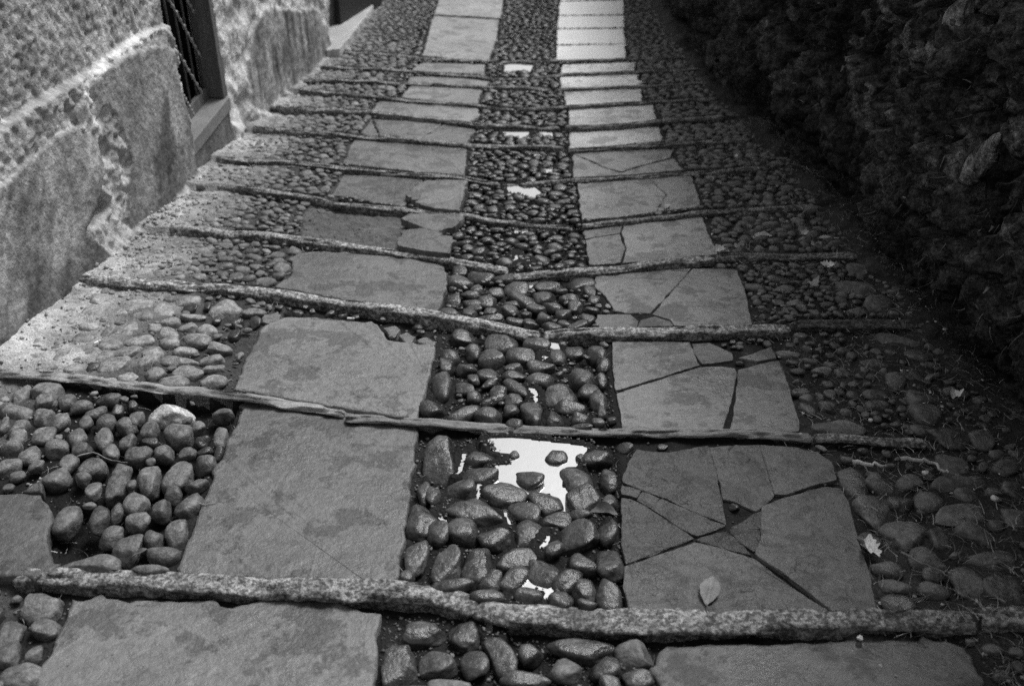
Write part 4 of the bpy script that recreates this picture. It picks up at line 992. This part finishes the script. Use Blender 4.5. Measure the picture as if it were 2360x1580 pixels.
# iron bars: upright rods and knotted diagonals
for q in np.linspace(.10, .92, 6):
    a = p_a+(p_b-p_a)*q-n3*.092; V, Fc = tube([a+up3*.05, a+up3*1.0, a+up3*2.05], .006, 6); child(door, 'upright_bar', V, Fc, 'iron', .45)
WDB = (AD-nD*.080, tD, nD)
def dpt(x, y):
    u, h = to_wall(WDB, *zp(1, x, y)); return np.array([WDB[0][0]+tD[0]*u, WDB[0][1]+tD[1]*u, S*WDB[0][1]+S*tD[1]*u*0+S*(tD[1]*u)+h])
for a, b in (((1120,-20),(1345,385)), ((1105,205),(1360,640)), ((1185,560),(1300,780)), ((1200,-90),(1350,180)), ((1150,-300),(1330,20))):
    a = dpt(*a); b = dpt(*b); n = 46; pts = [a+(b-a)*i/(n-1)+up3*.004*sin(i*1.9) for i in range(n)]
    V, Fc = tube(pts, [.005+.006*max(0, sin(i*1.25))**2 for i in range(n)], 6); child(door, 'twisted_bar', V, Fc, 'iron', 1.3)

# doorstep apron and a wall painted dark as the shadowed opening past the corner
make_slab(2, [(150,335),(150,180),(250,100),(440,15),(462,22),(452,56),(350,190),(240,322)], 12, 'pale triangular doorstep beyond the corner of the left house', name='doorstep', tone=.5, mat='slab_pale', off=.05, thick=.12, cat='doorstep', group='')
PWb = hit(*zp(2, 60, 190), 12, .05); PWa = hit(*zp(2, 186, 178), 12, .05); PWc = hit(*zp(2, 470, 2), 12, .05)
farh = empty('neighbouring_house', (PWa[0]-.2, PWa[1], S*PWa[1]))
tag(farh, 'house front beyond the left house corner, painted dark as a shadowed opening', 'house')
WF = vplane(PWa+(PWa-PWc)*.4, PWc+(PWc-PWa)*.9)
Lf = 2.3*np.linalg.norm((PWc-PWa)[:2])
wall_mesh('wall', WF, np.arange(0, Lf, .06), np.concatenate([[-.3], np.arange(-.1, 1.2, .06), [2, 3, 4.2]]), lambda U, Hh: fbm(U, Hh, 6, 4, 1)*.03, lambda U, Hh: .22+.1*fbm(U, Hh, 5, 3, 0), 'plaster', farh)  # low tone paints the shade of an opening onto this wall
V, Fc = box_mesh(w3(WF, Lf*.42, .95, -.02), np.array([WF[1][0], WF[1][1], S])*.55, np.array([WF[2][0], WF[2][1], 0])*.03, up3*.95)
dd = mesh_obj('door', V, Fc, M['wood'], .35, smooth=False, parent=farh)

# ------------------------------------------------------------------ right rock wall
rb = [on_plane(*q) for q in ((2420,1090),(2360,1018),(2267,907),(2126,735),(2015,605),(1894,443),(1713,272),(1612,161),(1545,40))]
rb = np.array([(p[0]+.02, p[1]) for p in rb]); rb = np.vstack([[(1.50, -5.0), (1.50, 1.4)], rb, [(1.12, 11.0), (1.15, 14.0)]])
sl = np.concatenate([[0], np.cumsum(np.hypot(*np.diff(rb, axis=0).T))])
y_fine = np.concatenate([np.arange(0, 6.9, .25), np.arange(6.9, 12.0, .0125), np.arange(12.0, sl[-1], .022)])
hs = np.concatenate([[-.3], np.arange(-.15, .9, .0125), np.arange(.9, 1.75, .013), [1.8, 1.9, 2.0]])
U, Hh = np.meshgrid(y_fine, hs)
bx = np.interp(U, sl, rb[:, 0]); by = np.interp(U, sl, rb[:, 1])
k5 = np.ones(25)/25
f1, f2, cid = worley((U+.10*fbm(U, Hh, 5, 3, 0))*3.1+3, (Hh+.08*fbm(U, Hh, 6, 3, 1))*4.6+7, 3)
edge = sstep(.01, .16, f2-f1)
f1b, f2b, cidb = worley(U*9+1, Hh*11+2, 8); edgeb = sstep(.02, .25, f2b-f1b)
D = .06*(edge-.5)+.09*(cid-.5)*edge+.035*(edgeb-.5)*(.4+cidb)+.05*fbm(U, Hh, 2.2, 4, 2, .5)+.03*fbm(U, Hh, 22, 4, 3, .6)+.05*fbm(U, Hh*.3, 9, 3, 0)+.008*vn(U*80, Hh*80, 0)
D -= .09*sstep(.30, .05, Hh)*sstep(-.1, .1, Hh)                      # undercut foot
D *= sstep(-.12, .10, Hh)*.85+.15
lean = .0*np.maximum(Hh, 0)
tt = .55+.5*fbm(U, Hh, 3, 4, 1)
lich = sstep(.20, .30, fbm(U, Hh, 7, 5, 3, .65))
tt = tt*(.4+.6*edge)+lich*2.0*sstep(.2, 1.1, Hh)
tt = np.clip(tt*(.5+1.0*cid), .10, 4.5)
V = np.stack([bx-D+lean, by, S*by+Hh], -1); nr, nc = U.shape
V = V.reshape(-1, 3); Fc = [list(f)[::-1] for f in grid_faces(nr, nc)]
N0 = len(V)
# body behind the face
Vb = np.array([(bx[0, i]+.6, by[0, i], z) for i in range(0, nc, 40) for z in (S*by[0, i]-.3, S*by[0, i]+2.0)])
rockwall = mesh_obj('rock_wall', V, Fc, M['rock'], tt.ravel(), origin=(1.4, 4.0, -.24))
tag(rockwall, 'rugged dark mossy rock wall along the right side of the street', 'rock wall')
capV = []; 
tops = [(bx[-1, i]-D[-1, i]+lean[-1, i], by[-1, i], S*by[-1, i]+Hh[-1, i]) for i in range(0, nc, 12)]
capV = [p for q in tops for p in (q, (q[0]+.9, q[1], q[2]+.03), (q[0]+.9, q[1], q[2]-3.0))]
capF = []
for i in range(len(tops)-1): capF += [[3*i, 3*i+1, 3*i+4, 3*i+3], [3*i+1, 3*i+2, 3*i+5, 3*i+4]]
mesh_obj('wall_top', np.array(capV), capF, M['moss'], .6, parent=rockwall)
# protruding boulders of the wall
GV = np.stack([bx-D+lean, by, S*by+Hh], -1)
def on_rock(px, py):
    rel = GV-CAM; zc = rel@fw; sx = PCX+FPX*(rel@rt)/zc; sy = PCY-FPX*(rel@up)/zc
    i = np.argmin((sx-px)**2+(sy-py)**2+(zc < 0)*1e9); return GV.reshape(-1, 3)[i]
for (px, py, L, w, an, t) in [(2255,372,.135,.05,-52,3.6),(2190,300,.06,.045,-20,2.4),(2205,35,.075,.05,-40,3.2),(2335,20,.06,.05,0,1.8),(2340,230,.06,.05,-60,2.3),(2010,215,.05,.03,-50,1.8),(2170,135,.05,.04,10,1.6),(1880,105,.035,.09,10,1.2),(1635,130,.05,.12,5,1.1),(2180,690,.05,.03,-40,1.2),(2090,655,.045,.04,0,1.0),(2300,640,.06,.03,-60,1.2),(2230,560,.05,.03,-60,1.0),(1720,120,.04,.1,8,1.0),(2235,770,.05,.03,-40,1.1)]:
    p = on_rock(px, py); r = np.random.default_rng(int(px+py)); Vv, Fv = stone_shape(4, r, 1.8); t = t*.8
    dist = np.linalg.norm(p-CAM); th = radians(an)
    Vv = Vv*np.array([.03, L, w]); y2 = Vv[:, 1]*cos(th)-Vv[:, 2]*sin(th); z2 = Vv[:, 1]*sin(th)+Vv[:, 2]*cos(th)
    mesh_obj('boulder', np.stack([p[0]+.012+Vv[:, 0], p[1]+y2, p[2]+z2], 1), Fv, M['rock'], t, parent=rockwall)
GN = GV.reshape(-1, 3); vis = np.where((Hh.ravel() > .02) & (Hh.ravel() < 1.65) & (by.ravel() > 2.0) & (by.ravel() < 11.5))[0]
cl = fbm(U, Hh, 4, 3, 2).ravel()
def gen_moss(r):
    for _ in range(6):
        i = vis[r.integers(len(vis))]
        if cl[i] > -.08+.25*r.random(): break
    p = GN[i]+np.array([-.004, r.normal()*.01, r.normal()*.01])
    d = np.array([-.35+r.normal()*.35, r.normal()*.7, -.9+r.normal()*.55])
    return p, d, r.uniform(.015, .055), r.uniform(-.3, .3)
blades(4500, gen_moss, .0035, 'moss', 'moss', '', '', 51, lambda r: .2+2.4*r.random()**3, parent=rockwall)
def gen_flake(r):
    p, d, L, lift = gen_moss(r); return p+np.array([-.008, 0, 0]), d+np.array([-.2, 0, .3]), r.uniform(.015, .035), r.uniform(.1, .5)
blades(350, gen_flake, .009, 'moss', 'ivy_leaves', '', '', 53, lambda r: .3+4*r.random()**4, parent=rockwall)

# ------------------------------------------------------------------ light, sky, camera
world = bpy.data.worlds.new('World'); scn.world = world; world.use_nodes = True
nt = world.node_tree; bg = nt.nodes['Background']
sky = nt.nodes.new('ShaderNodeTexSky'); sky.sky_type = 'NISHITA'; sky.sun_disc = False
SUN_EL, SUN_AZ = radians(55), radians(38)                            # azimuth to the right of the street direction
sky.sun_elevation = SUN_EL; sky.sun_rotation = SUN_AZ; sky.dust_density = 3.0; sky.air_density = 1.0
bw = nt.nodes.new('ShaderNodeRGBToBW'); nt.links.new(sky.outputs[0], bw.inputs[0]); nt.links.new(bw.outputs[0], bg.inputs['Color'])
bg.inputs['Strength'].default_value = .13
sl_ = bpy.data.lights.new('sun', 'SUN'); sl_.energy = 2.0; sl_.angle = radians(24); sl_.color = (1, 1, 1)
so = bpy.data.objects.new('sun', sl_); COL.objects.link(so); so.location = (2, 8, 8)
sd_ = Vector((sin(SUN_AZ)*cos(SUN_EL), cos(SUN_AZ)*cos(SUN_EL), sin(SUN_EL)))
so.rotation_euler = sd_.to_track_quat('Z', 'Y').to_euler()
cd = bpy.data.cameras.new('camera'); cam = bpy.data.objects.new('camera', cd); COL.objects.link(cam)
cam.location = CAM; cam.rotation_euler = Vector(-fw).to_track_quat('Z', 'Y').to_euler()
from mathutils import Matrix
cam.matrix_world = Matrix(((rt[0], up[0], -fw[0], 0), (rt[1], up[1], -fw[1], 0), (rt[2], up[2], -fw[2], CAMZ), (0, 0, 0, 1)))
cd.sensor_width = 36; cd.sensor_fit = 'HORIZONTAL'; cd.lens = 36*FPX/2360; cd.clip_start = .05; cd.clip_end = 500
cd.dof.use_dof = True; cd.dof.focus_distance = 2.95; cd.dof.aperture_fstop = 2.8
scn.camera = cam
scn.view_settings.view_transform = 'Standard'; scn.view_settings.look = 'None'; scn.view_settings.exposure = 0.45; scn.view_settings.gamma = 1
scn.render.engine = 'CYCLES'
scn.cycles.use_denoising = False; scn.cycles.use_adaptive_sampling = False; scn.cycles.max_bounces = 5
